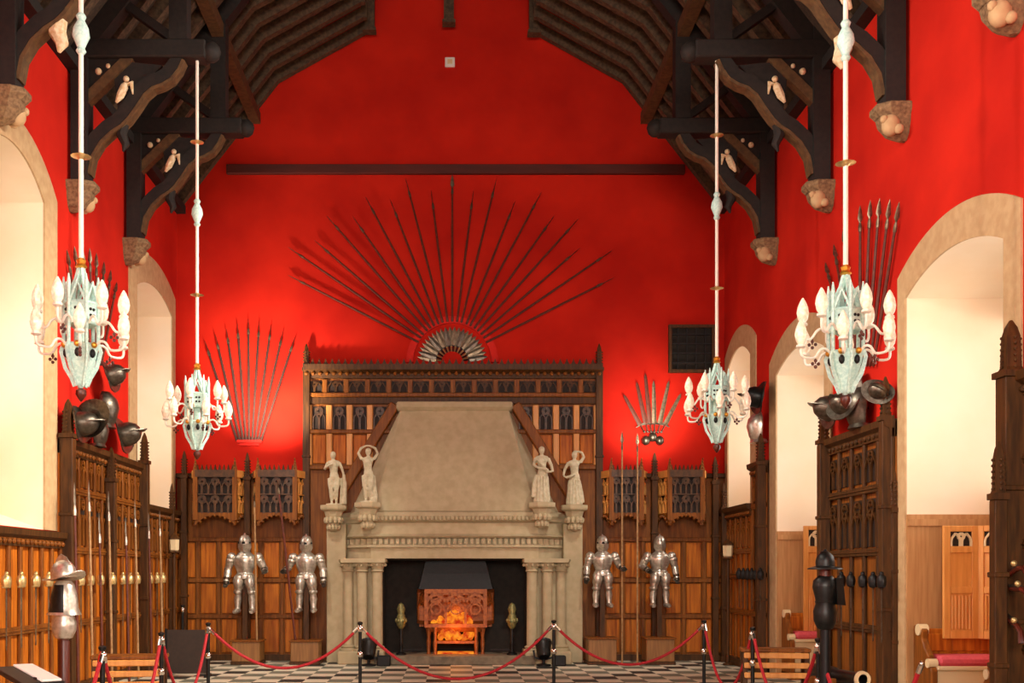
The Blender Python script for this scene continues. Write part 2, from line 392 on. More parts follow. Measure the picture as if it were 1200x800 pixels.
def truss_half(root, sg, dz=0, dy=0, cusp='roof'):
    def P(pts): return [(sg * x, dy, E + z + dz) for x, z in pts]
    m = MB(); m.box(*sorted((sg * 5.26, sg * 5.5)), dy - .14, dy + .14, E + 5.69 + dz, E + 8.3); m.build('wall_post', 'roof', root)
    m = MB(); m.box(*sorted((sg * 3.55, sg * 5.52)), dy - .15, dy + .15, E + 7.48 + dz, E + 7.74 + dz)
    hb = m.build('hammerbeam', 'roof', root, bevel=.02)
    m = MB(); m.ball((sg * 3.5, dy, E + 7.61 + dz), .15, 10, 6); m.build('carved_boss', 'roof', hb, True)
    m = MB(); m.box(*sorted((sg * 3.82, sg * 4.08)), dy - .13, dy + .13, E + 7.7, rz_(3.95)); m.build('hammer_post', 'roof', root)
    # cusped brace; a paler strip paints in its lit underside
    low = [(5.27, 5.82), (5.22, 6.08), (5.10, 6.28), (4.94, 6.43), (4.80, 6.52), (4.70, 6.62), (4.57, 6.80), (4.46, 6.97), (4.34, 7.07), (4.20, 7.12), (4.07, 7.20), (3.97, 7.33), (3.90, 7.48)]
    m = MB(); n_ = len(low)
    off = []
    for i, (x, z) in enumerate(low):
        a = V((low[min(i + 1, n_ - 1)][0] - low[max(i - 1, 0)][0], low[min(i + 1, n_ - 1)][1] - low[max(i - 1, 0)][1])).normalized()
        nx, nz = (a.y, -a.x)      # towards the wall/up
        if nz < 0: nx, nz = -nx, -nz
        off.append((x + nx * .17, z + nz * .17))
    rings = []
    for (x, z), (u, v) in zip(low, off):
        v = min(v, 7.5); rings.append([(sg * x, dy - .1, E + z + dz), (sg * x, dy + .1, E + z + dz), (sg * u, dy + .1, E + v + dz), (sg * u, dy - .1, E + v + dz)])
    m.loft(rings); br = m.build('curved_brace', 'roof', root)
    m = MB(); m.bar([(sg * (x - .02), dy, E + z + dz - .02) for x, z in low], .2, .045, up=(-sg, 0, -.8)); m.build('lit_soffit_strip', 'soffit', br)
    # straight strut and pierced spandrel
    m = MB(); m.bar(P([(5.34, 6.86), (4.66, 7.52)]), .16, .14); m.build('strut', 'soffit', root)
    sp = [(4.90, 7.22), (4.84, 6.70), (4.66, 6.86), (4.4, 7.2), (4.2, 7.4), (4.7, 7.45)]
    m = MB(); m.prism([(sg * x, E + z + dz) for x, z in sp], dy - .04, dy + .04); m.prism([(sg * x, E + z + dz) for x, z in [(5.3, 6.95), (5.3, 7.5), (4.72, 7.5)]], dy - .05, dy + .05); m.build('spandrel', 'roof', root)
    # carvings
    m = MB(); c = (sg * 4.72, dy - .13, E + 7.0 + dz); cx_, cy_, cz_ = c
    m.tube([(cx_ + sg * .12, cy_, cz_ - .18), (cx_ + sg * .06, cy_, cz_ - .08), (cx_, cy_, cz_ + .05), (cx_ - sg * .02, cy_, cz_ + .1)], [.02, .06, .06, .03], 8); m.ball((cx_ - sg * .03, cy_ - .02, cz_ + .15), .045, 8, 6)
    m.tube([(cx_, cy_, cz_ + .06), (cx_ - sg * .1, cy_, cz_ + .1), (cx_ - sg * .12, cy_, cz_ - .06)], [.03, .04, .01], 6)
    m.build('carved_figure', 'carve', root, True)
    m = MB(); m.ball((sg * 5.12, dy - .06, E + 7.3 + dz), .05, 8, 5); m.build('carved_flower', 'carve', root, True); m = MB(); m.ball((sg * 4.98, dy - .06, E + 7.38 + dz), .035, 8, 5); m.build('carved_flower', 'carve', root, True)
    m = MB(); m.tube(P([(4.76, 6.55), (4.80, 6.40), (4.74, 6.26), (4.78, 6.16)]), [.07, .08, .06, .015] if cusp == 'roof' else [.09, .11, .08, .02], 8); m.build('pendant_cusp', cusp, root, True)
    # upper works
    m = MB(); m.bar(P([(3.45, 10.05), (2.7, 10.55), (2.0, 11.0), (1.6, 11.75)]), .2, .2, up=(-sg, 0, -.8)); m.build('arch_brace', 'roof', root)
    m = MB(); m.bar([(sg * (W - .05), dy, rz_(W - .05) - .02), (sg * .1, dy, rz_(.1) - .02)], .24, .26); m.build('principal_rafter', 'roof', root)
    m = MB(); m.bar(P([(4.05, 7.8), (4.75, 8.3)]), .14, .12); m.build('raking_strut', 'roof', root)
for k, y in enumerate(YT):
    t = thing('hammerbeam_truss', ['nearest dark hammerbeam truss at the top edge of the photo', 'second dark hammerbeam truss from the viewer, with gilt white carvings', 'third dark hammerbeam truss, from which the far chandeliers hang', 'farthest dark hammerbeam truss, close to the red end wall'][k], 'roof truss', (0, y, 0), 0, 'hammerbeam trusses of the roof')
    for sg in (-1, 1):
        truss_half(t, sg, .2 if (k == 1 and sg < 0) else 0, cusp='carve' if k < 2 else 'roof')
    m = MB(); m.box(-2.0, 2.0, -.13, .13, E + 11.75, E + 12.0); m.build('collar_beam', 'roof', t)

# corbels
def corbel():
    o = thing('stone_corbel', 'x', 'corbel', (0, 0, 0), 0, 'stone corbels under the wall posts')
    m = MB(); hx = [(0, -.2), (-.26, -.2), (-.4, -.1), (-.4, .1), (-.26, .2), (0, .2)]
    def ring(s, z): return [(x * s, y * s, z) for x, y in hx]
    m.loft([ring(.86, -.14), ring(1, -.08), ring(1, -.02), ring(.95, 0)]); m.build('abacus', 'corbel', o)
    m = MB(); m.loft([ring(.2, -.42), ring(.55, -.36), ring(.78, -.24), ring(.84, -.14)]); m.build('bell', 'corbel', o)
    m = MB(); m.ball((-.22, -.1, -.26), .11, 10, 7, .13); m.ball((-.31, -.13, -.2), .05, 8, 5); m.ball((-.15, -.17, -.33), .06, 8, 5); m.build('carved_head', 'trim', o, True)
    return o
c0 = corbel(); KIDS[c0.name] = list(c0.children); first = True
pos = ['nearest', 'second', 'third', 'farthest']
for k, y in enumerate(YT):
    for sg in (1, -1):
        if sg < 0 and k == 0: continue
        lab = 'carved stone corbel under the %s truss post on the %s wall' % (pos[k], 'right' if sg > 0 else 'left')
        loc = (sg * W, y, E + 5.69 + (.2 if (k == 1 and sg < 0) else 0)); rz = 0 if sg > 0 else PI
        if first: c0.location = loc; c0['label'] = lab; first = False
        else: dup(c0, loc, rz, lab)

# ------------------------------------------------------------------ panelling
def tracery(m, x0, x1, z0, z1, y, d=.025, lights=2):
    """open gothic tracery: pointed lancets under a ring"""
    w = x1 - x0; h = z1 - z0; t = min(.022, w * .09)
    n = lights; lw = w / n; hs = z0 + h * .55
    for k in range(n):
        a = x0 + k * lw; b = a + lw; c = (a + b) / 2
        m.bar([(a + t / 2, y, z0), (a + t / 2, y, hs - .3 * lw), (a + lw * .15, y, hs), (c, y, hs + lw * .45)], d, t, up=(1, 0, 0))
        m.bar([(b - t / 2, y, z0), (b - t / 2, y, hs - .3 * lw), (b - lw * .15, y, hs), (c, y, hs + lw * .45)], d, t, up=(1, 0, 0))
    r = min(w * .26, h * .2); cx = (x0 + x1) / 2; cz = z1 - r - t
    m.bar([(cx + r * math.cos(2 * PI * k / 10), y, cz + r * math.sin(2 * PI * k / 10)) for k in range(11)], d, t, up=(0, 1, .01))
    for k in range(4):
        a = PI / 4 + k * PI / 2
        m.bar([(cx + r * math.cos(a), y, cz + r * math.sin(a)), (cx + r * .3 * math.cos(a), y, cz + r * .3 * math.sin(a))], d, t * .8, up=(0, 1, .01))

def post_part(root, x, ztop, y=-.14, w=.1, mt='oakd', z0=0, crock=True):
    m = MB(); zc = ztop - .55
    m.box(x - w / 2, x + w / 2, y - w / 2, y + w / 2, z0, zc)
    m.box(x - w * .65, x + w * .65, y - w * .65, y + w * .65, z0, z0 + .12) if z0 < .1 else None
    for q in (.35, .7): m.box(x - w * .62, x + w * .62, y - w * .62, y + w * .62, z0 + (zc - z0) * q, z0 + (zc - z0) * q + .05)
    p = m.build('post', mt, root, bevel=.008)
    m = MB(); m.box(x - w * .62, x + w * .62, y - w * .62, y + w * .62, zc, zc + .06)
    m.lathe([(w * .62, zc + .06), (w * .5, zc + .1), (w * .44, ztop - .16), (w * .3, ztop - .07), (w * .08, ztop)], 4, (x, y, 0), ph=PI / 4)
    if crock:
        for k in range(6):
            z = zc + .1 + k * .055
            for a in range(4):
                m.ball((x + w * .46 * math.cos(a * PI / 2), y + w * .46 * math.sin(a * PI / 2), z), .016, 5, 4)
    m.build('finial', mt, p)
    return p

def panelling(name, label, origin, rz, L, H, n, bands, posts=(), rails=(), planks=True, board='oak', frame='oakm', cornice=True, cresting=False, group=None, tz=None):
    o = thing(name, label, 'panelling', origin, rz, group)
    m = MB(); m.box(0, L, -.05, -.002, 0, H - .02); m.build('backboard', board, o)
    cw = L / n
    for k in range(n + 1):
        m = MB(); x = min(max(k * cw, .035), L - .035); m.box(x - .035, x + .035, -.1, -.05, .14, H - .1); m.build('stile', frame, o, bevel=.012)
    for z in rails:
        m = MB(); m.box(0, L, -.11, -.05, z - .05, z + .05); m.box(0, L, -.125, -.05, z - .012, z + .012); m.build('rail', frame, o, bevel=.008)
    for z0, z1 in bands:
        for k in range(n):
            m = MB(); m.cur = 0; m.box(k * cw + .036, (k + 1) * cw - .036, -.062, -.05, z0, z1)
            m.cur = 1; tracery(m, k * cw + .036, (k + 1) * cw - .036, z0, z1, -.082, .03)
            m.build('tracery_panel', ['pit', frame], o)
    m = MB(); m.box(0, L, -.12, -.002, 0, .16); m.box(0, L, -.135, -.002, 0, .1); m.build('plinth', 'oakd', o, bevel=.008)
    if cornice:
        m = MB(); m.prism([(-.002, H - .22), (-.11, H - .22), (-.12, H - .12), (-.18, H - .08), (-.19, H), (-.002, H)], 0, L, 'yz')
        m.cur = 1; kk = int(L / .14)
        for k in range(kk):
            x = (k + .5) * L / kk; m.ball((x, -.125, H - .165), .035, 6, 4)
        m.build('cornice', ['oakd', frame], o)
    if cresting:
        m = MB(); kk = int(L / .16)
        for k in range(kk):
            x = (k + .5) * L / kk; m.prism([(x - .05, H), (x + .05, H), (x + .055, H + .05), (x + .02, H + .07), (x, H + .13), (x - .02, H + .07), (x - .055, H + .05)], -.15, -.1)
        m.build('cresting', 'oakd', o)
    for p in posts: post_part(o, *p)
    return o

HP = E + 1.92
PG = 'oak panelling along the side walls'
# left wall (local x runs towards the end wall)
panelling('wall_panelling', 'low oak boarded panelling under the nearest left window', (-W, 8.0, 0), PI / 2, 7.25, E + .57, 20, [], [], (E - .72, E + .44), frame='oakm', group=None)
panelling('wall_panelling', 'tall carved oak panelling between the two left windows, under helmets', (-W, 15.25, 0), PI / 2, 3.89, HP, 11, [(E + 1.28, E + 1.70), (E + .42, E + 1.12)], [(.05, E + 2.46, -.16, .17), (1.93, E + 2.0, -.18, .14), (3.86, E + 2.48, -.16, .15)], (E + 1.2, E + .34, E - .72))
panelling('wall_panelling', 'oak panelling under the far left window beside the corner', (-W, 19.16, 0), PI / 2, 2.80, E + 1.24, 8, [(E + .42, E + 1.02)], [(1.9, E + 1.75, -.14, .1)], (E + .34, E - .72))
# right wall (local x runs towards the viewer); darker oak on the piers paints in shade
panelling('wall_panelling', 'oak panelling under the farthest right window beside the corner', (W, 21.98, 0), -PI / 2, 2.31, E + 1.28, 6, [(E + .5, E + 1.05)], [(.5, E + 1.8, -.14, .1)], (E + .42, E - .05, E - .72))
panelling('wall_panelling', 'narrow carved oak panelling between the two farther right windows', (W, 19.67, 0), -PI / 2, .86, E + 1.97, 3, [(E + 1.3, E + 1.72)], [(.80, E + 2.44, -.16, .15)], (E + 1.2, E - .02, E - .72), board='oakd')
panelling('wall_panelling', 'tall carved oak panelling, darkened for shade, between the two nearer right windows', (W, 15.74, 0), -PI / 2, 2.32, HP, 5, [(E + 1.2, E + 1.62), (E + .35, E + .98)], [(.06, E + 2.42, -.16, .15), (2.24, E + 2.45, -.14, .13), (2.31, zz(548, 13.4), -.06, .07)], (E + 1.1, E + .28, E - .72), board='oakm', frame='oakd')
panelling('wall_panelling', 'carved oak panelling, darkened for shade, at the right edge of the photo', (W, 10.5, 0), -PI / 2, 4.0, HP, 9, [(E + 1.2, E + 1.62), (E + .35, E + .98)], [(.08, E + 2.43, -.17, .2), (.22, E + 1.25, -.36, .12), (2.0, E + 2.43, -.16, .18)], (E + 1.1, E + .28, E - .72), board='oakm', frame='oakd')

# end wall, low panelling with projecting gothic canopies
def end_panelling(x0, x1, label, cans, posts):
    o = thing('end_panelling', label, 'panelling', (x0, YB, 0)); L = x1 - x0; H = zz(556, 21.8)
    m = MB(); m.box(0, L, -.06, -.002, 0, H); m.build('backboard', 'oakm', o)
    n = 6
    zr = [zz(y, 21.9) for y in (632, 680, 722)]
    for k in range(n + 1):
        m = MB(); x = min(max(k * L / n, .05), L - .05); m.box(x - .04, x + .04, -.1, -.06, .1, zr[0]); m.build('stile', 'oakm', o, bevel=.01)
    for z in zr:
        m = MB(); m.box(0, L, -.12, -.06, z - .04, z + .04); m.build('rail', 'oakm', o, bevel=.01)
    zs = [0.1] + sorted(zr)
    for k in range(n):
        for a, b in zip(zs, zs[1:]):
            m = MB(); m.box(k * L / n + .06, (k + 1) * L / n - .06, -.085, -.06, a + .06, b - .06); m.build('field_panel', 'oak', o, bevel=.02)
    m = MB(); m.box(0, L, -.15, -.002, 0, .12); m.build('plinth', 'oakd', o)
    m = MB(); m.box(0, L, -.2, -.002, H - .06, H + .03); m.build('cornice', 'oakd', o, bevel=.01)
    zc0 = zz(603, 21.7)
    for ca, cb in cans:
        ca -= x0; cb -= x0; w = cb - ca; y = -.55
        pts = [(ca, -.06), (ca + .16, y), (cb - .16, y), (cb, -.06)]
        # bowed canopy: front tracery, two canted sides
        segs = list(zip(pts, pts[1:]))
        for k, ((xa, ya), (xb, yb)) in enumerate(segs):
            ang = math.atan2(yb - ya, xb - xa); ln = math.hypot(xb - xa, yb - ya)
            m = MB(); m.tf = Matrix.Translation((xa, ya, 0)) @ Matrix.Rotation(ang, 4, 'Z')
            m.cur = 0; m.box(0, ln, .03, .06, zc0, H)
            m.cur = 1
            cells = 3 if k == 1 else 2; cw = ln / cells
            for q in range(cells):
                tracery(m, q * cw, (q + 1) * cw, zc0 + (H - zc0) * .5, H - .08, 0, .05)
                tracery(m, q * cw, (q + 1) * cw, zc0 + .02, zc0 + (H - zc0) * .47, 0, .05)
            m.box(0, ln, -.03, .06, zc0 + (H - zc0) * .47, zc0 + (H - zc0) * .5)
            m.box(0, ln, -.05, .07, H - .08, H + .06)
            m.build('canopy_front' if k == 1 else 'canopy_side', ['pit', 'oakl' if k != 1 else 'oaktr'], o)  # sides in paler oak than the front: their lit look put into colour
            # cusped arch hanging below
            m = MB(); m.tf = Matrix.Translation((xa, ya, 0)) @ Matrix.Rotation(ang, 4, 'Z')
            a_ = arc(0, ln, zc0 - .22, zc0 - .02, 10)
            for (u, v), (u2, v2) in zip(a_, a_[1:]):
                m.loft([[(u, -.02, v), (u, .04, v), (u, .04, zc0 + .03), (u, -.02, zc0 + .03)], [(u2, -.02, v2), (u2, .04, v2), (u2, .04, zc0 + .03), (u2, -.02, zc0 + .03)]])
            for q in range(1, 8):
                m.ball((ln * q / 8, -.02, arc(0, ln, zc0 - .22, zc0 - .02, 8)[q][1] - .01), .03, 6, 4)
            m.build('canopy_arch', 'oakm', o)
        for xa, ya in pts[1:3]:
            m = MB(); m.box(xa - .045, xa + .045, ya - .045, ya + .045, zc0 - .12, H + .06)
            m.lathe([(.06, H + .06), (.05, H + .1), (.012, H + .27)], 4, (xa, ya, 0), ph=PI / 4)
            for q in range(4): m.ball((xa, ya - .05, H + .1 + q * .06), .016, 5, 4); 
            m.build('canopy_pinnacle', 'oakm', o)
        m = MB(); kk = int(w / .12)
        for q in range(kk):
            x = ca + .16 + (q + .5) * (w - .32) / kk; m.prism([(x - .03, H + .05), (x + .03, H + .05), (x, H + .17)], y - .02, y + .03)
        m.build('cresting', 'oakd', o)
        m = MB(); m.prism([(pts[i][0], pts[i][1]) for i in range(4)], H - .02, H + .03, 'xy'); m.build('canopy_top', 'oakd', o)
    for px, zt in posts: post_part(o, px - x0, zt, -.3 if True else 0, .12, 'oakd')
    return o
Yc = 21.55
end_panelling(-5.53, -2.98, 'carved oak panelling with two gothic canopies, left of the stone fireplace', [(xx(221, Yc), xx(286, Yc)), (xx(294, Yc), xx(356, Yc))], [(xx(216, 21.7), zz(528, 21.7)), (xx(290, 21.7), zz(530, 21.7))])
end_panelling(3.06, 5.53, 'carved oak panelling with two gothic canopies, right of the stone fireplace', [(xx(706, Yc), xx(760, Yc)), (xx(774, Yc), xx(831, Yc))], [(xx(767, 21.7), zz(530, 21.7)), (xx(838, 21.7), zz(535, 21.7))])

# tall overmantel panelling
def overmantel():
    x0, x1 = -2.96, 3.05; L = x1 - x0; H = zz(428, 21.85)
    o = thing('overmantel', 'tall carved oak overmantel panelling behind the stone chimney hood', 'panelling', (x0, YB, 0))
    m = MB(); m.box(0, L, -.08, -.002, 0, H); m.build('backboard', 'oakm', o)
    Yr = 21.85
    m = MB(); m.prism([(-.06, zz(443, Yr)), (-.16, zz(443, Yr)), (-.18, zz(438, Yr)), (-.28, zz(434, Yr)), (-.3, H), (-.06, H)], 0, L, 'yz')
    m.cur = 1
    for k in range(44): m.ball(((k + .5) * L / 44, -.24, zz(438.5, Yr)), .04, 6, 4)
    m.build('cornice', ['oakd', 'oakm'], o)
    m = MB(); kk = 46
    for k in range(kk):
        x = (k + .5) * L / kk; m.prism([(x - .05, H), (x + .05, H), (x + .02, H + .06), (x, H + .12), (x - .02, H + .06)], -.26, -.2)
    m.build('cresting', 'oakd', o)
    n = 14
    for k in range(n):
        a, b = k * L / n + .05, (k + 1) * L / n - .05
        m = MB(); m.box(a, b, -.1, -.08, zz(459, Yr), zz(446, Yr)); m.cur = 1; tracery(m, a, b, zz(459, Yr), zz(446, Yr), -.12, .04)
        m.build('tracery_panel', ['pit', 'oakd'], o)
    for k in range(n + 1):
        m = MB(); x = min(max(k * L / n, .05), L - .05); m.box(x - .05, x + .05, -.16, -.08, zz(461, Yr), zz(444, Yr)); m.build('stile', 'oakm', o, bevel=.012)
    for y in (462, 505, 547):
        m = MB(); m.box(0, L, -.18, -.08, zz(y + 3, Yr), zz(y - 2, Yr)); m.build('rail', 'oakm', o, bevel=.015)
    m = MB(); m.box(0, L, -.15, -.08, zz(473, Yr), zz(465, Yr)); m.build('rail', 'oakd', o, bevel=.01)
    # tall lights and the plain panels under them, both sides of the hood
    for s in (0, 1):
        for k in range(4):
            a = .18 + k * .41; b = a + .26
            if s: a, b = L - b, L - a
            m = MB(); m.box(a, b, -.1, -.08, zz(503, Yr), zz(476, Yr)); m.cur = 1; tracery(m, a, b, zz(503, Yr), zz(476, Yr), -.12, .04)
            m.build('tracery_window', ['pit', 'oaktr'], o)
            m = MB(); c = a - .075 if not s else b + .075; m.box(c - .06, c + .06, -.15, -.08, zz(545, Yr), zz(474, Yr)); m.build('stile', 'oakl', o, bevel=.015)
            if k < 3:
                m = MB(); m.box(a - .0, b + .0, -.11, -.08, zz(543, Yr), zz(509, Yr)); m.build('field_panel', 'oak', o, bevel=.02)
    # raking boards beside the hood
    cx = .09 - x0
    for s in (-1, 1):
        m = MB(); m.bar([(cx + s * 1.2, -.2, zz(474, 21.8)), (cx + s * 2.55, -.2, zz(602, 21.8))], .2, .2); m.build('raking_board', 'oakm', o, bevel=.02)
        m = MB(); x = 0.06 if s < 0 else L - .06
        post_part(o, x, zz(402, 21.8), -.16, .14, 'oakd')
    return o
overmantel()

# ------------------------------------------------------------------ chimneypiece
CX = .08
YFp = 20.95
def chimney():
    o = thing('fireplace', 'large carved stone fireplace with a tapering hood and clustered columns', 'fireplace', (CX, 0, 0))
    def ringp(hw, yf, hb, z, yb=21.9):
        return [(-hw, yf, z), (hw, yf, z), (hb, yb, z), (-hb, yb, z)]
    zt = zz(480, 21.7)
    m = MB(); z0 = zz(599, 21.1)
    m.loft([ringp(1.58, 21.15, 2.12, z0), ringp(1.07, 21.62, 1.12, zt)]); hood = m.build('hood', 'stone', o, bevel=.02)
    m = MB(); m.loft([ringp(1.08, 21.58, 1.16, zt - .03), ringp(1.13, 21.5, 1.2, zt + .03), ringp(1.13, 21.5, 1.2, zt + .13), ringp(1.08, 21.6, 1.15, zt + .15)]); m.build('hood_cap', 'stone', hood)
    # mantel: fascia, dentils, frieze, cornice
    def Z(py): return zz(py, YFp)
    m = MB(); m.loft([ringp(1.62, YFp + .06, 2.46, Z(654)), ringp(1.62, YFp + .06, 2.46, Z(641)), ringp(1.68, YFp, 2.5, Z(641)), ringp(1.68, YFp, 2.5, Z(638))]); m.build('lintel', 'stone', o)
    m = MB(); m.loft([ringp(1.6, YFp + .12, 2.44, Z(638)), ringp(1.6, YFp + .12, 2.44, Z(630))]); fr = m.build('dentil_course', 'stone', o)
    m = MB()
    for k in range(29):
        x = -1.6 + 3.2 * (k + .5) / 29; m.box(x - .034, x + .034, YFp + .03, YFp + .14, Z(637.5), Z(630.5))
    for s in (-1, 1):
        for k in range(7):
            t = (k + .5) / 7; x = s * (1.6 + .84 * t); y = YFp + .12 + (21.9 - YFp - .12) * t
            m.box(x - .045, x + .045, y - .06, y + .03, Z(637.5), Z(630.5))
    m.build('dentils', 'stone', fr)
    m = MB(); m.loft([ringp(1.66, YFp + .02, 2.5, Z(630)), ringp(1.7, YFp - .03, 2.54, Z(628)), ringp(1.62, YFp + .06, 2.46, Z(625)), ringp(1.6, YFp + .1, 2.42, Z(612))]); m.build('frieze', 'stone', o)
    m = MB(); m.loft([ringp(1.6, YFp + .12, 2.42, Z(612)), ringp(1.62, YFp + .04, 2.42, Z(610)), ringp(1.66, YFp, 2.45, Z(604)), ringp(1.6, YFp + .02, 2.4, Z(600)), ringp(1.55, YFp + .12, 2.3, Z(598))]); cor = m.build('mantel_cornice', 'stone', o)
    m = MB()
    for k in range(40):
        x = -1.6 + 3.2 * (k + .5) / 40; m.ball((x, YFp + .01, Z(607)), .045, 6, 4, .05)
    m.build('leaf_moulding', 'stone', cor, True)
    # jambs and clustered columns
    for s in (-1, 1):
        m = MB(); m.box(*sorted((s * 1.5, s * 2.2)), YFp + .3, 21.95, 0, Z(654)); m.build('jamb', 'stone', o, bevel=.015)
        m = MB(); m.box(*sorted((s * 2.14, s * 2.52)), 21.35, 21.95, 0, Z(612)); m.build('outer_pier', 'stone', o, bevel=.015)
        for x, y in ((1.50, YFp + .12), (1.80, YFp + .16), (2.08, YFp + .3)):
            zc = Z(669)
            m = MB(); m.tube([(s * x, y, .34), (s * x, y, zc)], [.105, .1], 14); cl = m.build('column_shaft', 'stone', o, True)
            m = MB(); m.lathe([(.105, zc - .02), (.13, zc), (.11, zc + .03), (.13, zc + .1), (.17, zc + .17), (.19, zc + .2), (.19, Z(655))], 14, (s * x, y, 0))
            for a in range(8): m.ball((s * x + .15 * math.cos(a * PI / 4), y + .15 * math.sin(a * PI / 4), zc + .12), .035, 6, 4)
            m.build('capital', 'stone', cl, True)
            m = MB(); m.lathe([(.17, .24), (.17, .28), (.13, .30), (.15, .33), (.11, .36)], 14, (s * x, y, 0)); m.build('base_moulding', 'stone', cl, True)
        m = MB(); m.box(*sorted((s * 1.36, s * 2.26)), YFp - .06, 21.95, .0, .25); m.build('plinth', 'stone', o, bevel=.02)
        m = MB(); m.loft([[(s * 1.34, YFp - .08, Z(659)), (s * 2.2, YFp - .02, Z(659)), (s * 2.3, 21.9, Z(659)), (s * 1.34, 21.9, Z(659))][::s], [(s * 1.34, YFp - .08, Z(654)), (s * 2.2, YFp - .02, Z(654)), (s * 2.3, 21.9, Z(654)), (s * 1.34, 21.9, Z(654))][::s]]); m.build('impost', 'stone', o)
    m = MB(); m.box(-1.55, 1.55, YFp - .14, 21.9, 0, .17); m.build('hearth', 'hearth', o, bevel=.015)
    m = MB(); m.box(-1.5, 1.5, 21.9, 21.97, .17, Z(652)); m.box(-1.55, -1.40, YFp + .32, 21.9, .17, Z(652)); m.box(1.40, 1.55, YFp + .32, 21.9, .17, Z(652)); m.box(-1.5, 1.5, YFp + .3, 21.9, Z(656), Z(653)); m.build('firebox', 'soot', o)
    # statue brackets
    for px, py0, py1, y in STAT:
        x = xx(px, y) - CX; zb = zz(py0, y); za = zz(py1, y)
        m = MB(); h = zb - za
        m.lathe([(.06, za), (.12, za + .06), (.11, za + h * .3), (.17, za + h * .6), (.19, za + h * .75), (.26, zb - .09), (.27, zb - .06), (.27, zb)], 8, (x, y, 0), ph=PI / 8)
        for a in range(10):
            t = a * PI / 5; m.ball((x + .15 * math.cos(t), y + .15 * math.sin(t), za + h * .42), .05, 6, 4, .07)
            m.ball((x + .11 * math.cos(t + .3), y + .11 * math.sin(t + .3), za + h * .15), .04, 6, 4, .06)
        m.build('statue_bracket', 'stone', o)
    return o
STAT = [(391, 592, 622, 21.25), (431, 589, 620, 20.88), (635, 589, 618, 20.88), (673, 592, 622, 21.25)]
chimney()

# statues: one continuous carved body each
def statue(label, x, y, z, H, parts, flip=1):
    m = MB()
    for pts, rs in parts: m.tube([(p[0] * flip * H, p[1] * H, p[2] * H) for p in pts], [r * H for r in rs], 10)
    o = m.build('statue', 'marble', None, True, loc=(x, y, z))
    md = o.modifiers.new('remesh', 'REMESH'); md.mode = 'VOXEL'; md.voxel_size = .012; md.use_smooth_shade = True
    sm = o.modifiers.new('smooth', 'SMOOTH'); sm.factor = .5; sm.iterations = 2
    tag(o, label, 'statue', 'stone statues on the fireplace')
    return o
def head(cx, cy, z, tilt=0):
    return [([(cx, cy, z - .075), (cx, cy - .005, z - .04), (cx, cy - .008, z), (cx, cy, z + .04), (cx, cy + .01, z + .062)], [.026, .045, .056, .052, .026]),
            ([(cx, cy + .02, z + .02), (cx, cy + .045, z + .015), (cx, cy + .065, z + .005)], [.05, .045, .02]),
            ([(cx, cy - .05, z + .005), (cx, cy - .066, z - .012)], [.012, .012]),
            ([(cx, cy, z - .12), (cx, cy, z - .06)], [.036, .03])]
torso = [([(0.012, 0, .47), (0.012, 0, .53), (0.004, 0, .60), (0, -.008, .68), (0, -.01, .74), (0, 0, .80), (0, 0, .83)], [.085, .092, .072, .082, .09, .072, .035]),
         ([(-.105, 0, .785), (0, 0, .80), (.105, 0, .785)], [.036, .05, .036]),
         ([(-.04, -.07, .725), (-.04, -.09, .715)], [.035, .02]), ([(.04, -.07, .725), (.04, -.09, .715)], [.035, .02])]
legs = [([(-.045, 0, .49), (-.05, -.01, .38), (-.045, -.015, .27), (-.04, .0, .18), (-.035, 0, .05), (-.035, -.02, .02), (-.04, -.08, .015)], [.075, .064, .045, .044, .026, .026, .016]),
        ([(.055, 0, .49), (.062, -.03, .38), (.055, -.06, .27), (.05, -.03, .18), (.05, .01, .05), (.05, -.0, .02), (.06, -.06, .015)], [.075, .064, .045, .044, .026, .026, .016])]
gown = [([(.01, .01, .52), (.0, .01, .40), (0, .01, .25), (0, .01, .1), (0, .01, .0)], [.1, .105, .105, .115, .13])] + \
       [([(.11 * math.cos(a), .11 * math.sin(a), .46), (.12 * math.cos(a), .115 * math.sin(a), .2), (.14 * math.cos(a), .13 * math.sin(a), .0)], [.012, .022, .024]) for a in [PI + PI * k / 7 for k in range(8)]]
hand = lambda p, d: [([p, (p[0] + d[0] * .03, p[1] + d[1] * .03, p[2] + d[2] * .03), (p[0] + d[0] * .065, p[1] + d[1] * .065, p[2] + d[2] * .065)], [.016, .02, .01])]
baseslab = [([(0, .0, -.02), (0, 0, .012)], [.15, .15])]
s1 = torso + head(-.01, -.01, .93) + legs + baseslab + [
    ([(-.11, 0, .785), (-.165, -.02, .66), (-.13, -.09, .70), (-.05, -.12, .74)], [.034, .028, .024, .018]),
    ([(.11, 0, .785), (.16, 0, .66), (.20, -.02, .52)], [.034, .028, .02])] + hand((.20, -.02, .52), (.2, 0, -1)) + hand((-.05, -.12, .74), (.9, 0, .3)) + [
    ([(.19, .0, .56), (.205, .01, .4), (.2, .02, .2), (.19, .02, 0)], [.03, .045, .05, .06]), ([(.15, .04, .5), (.15, .04, .2), (.15, .04, 0)], [.03, .04, .05])]
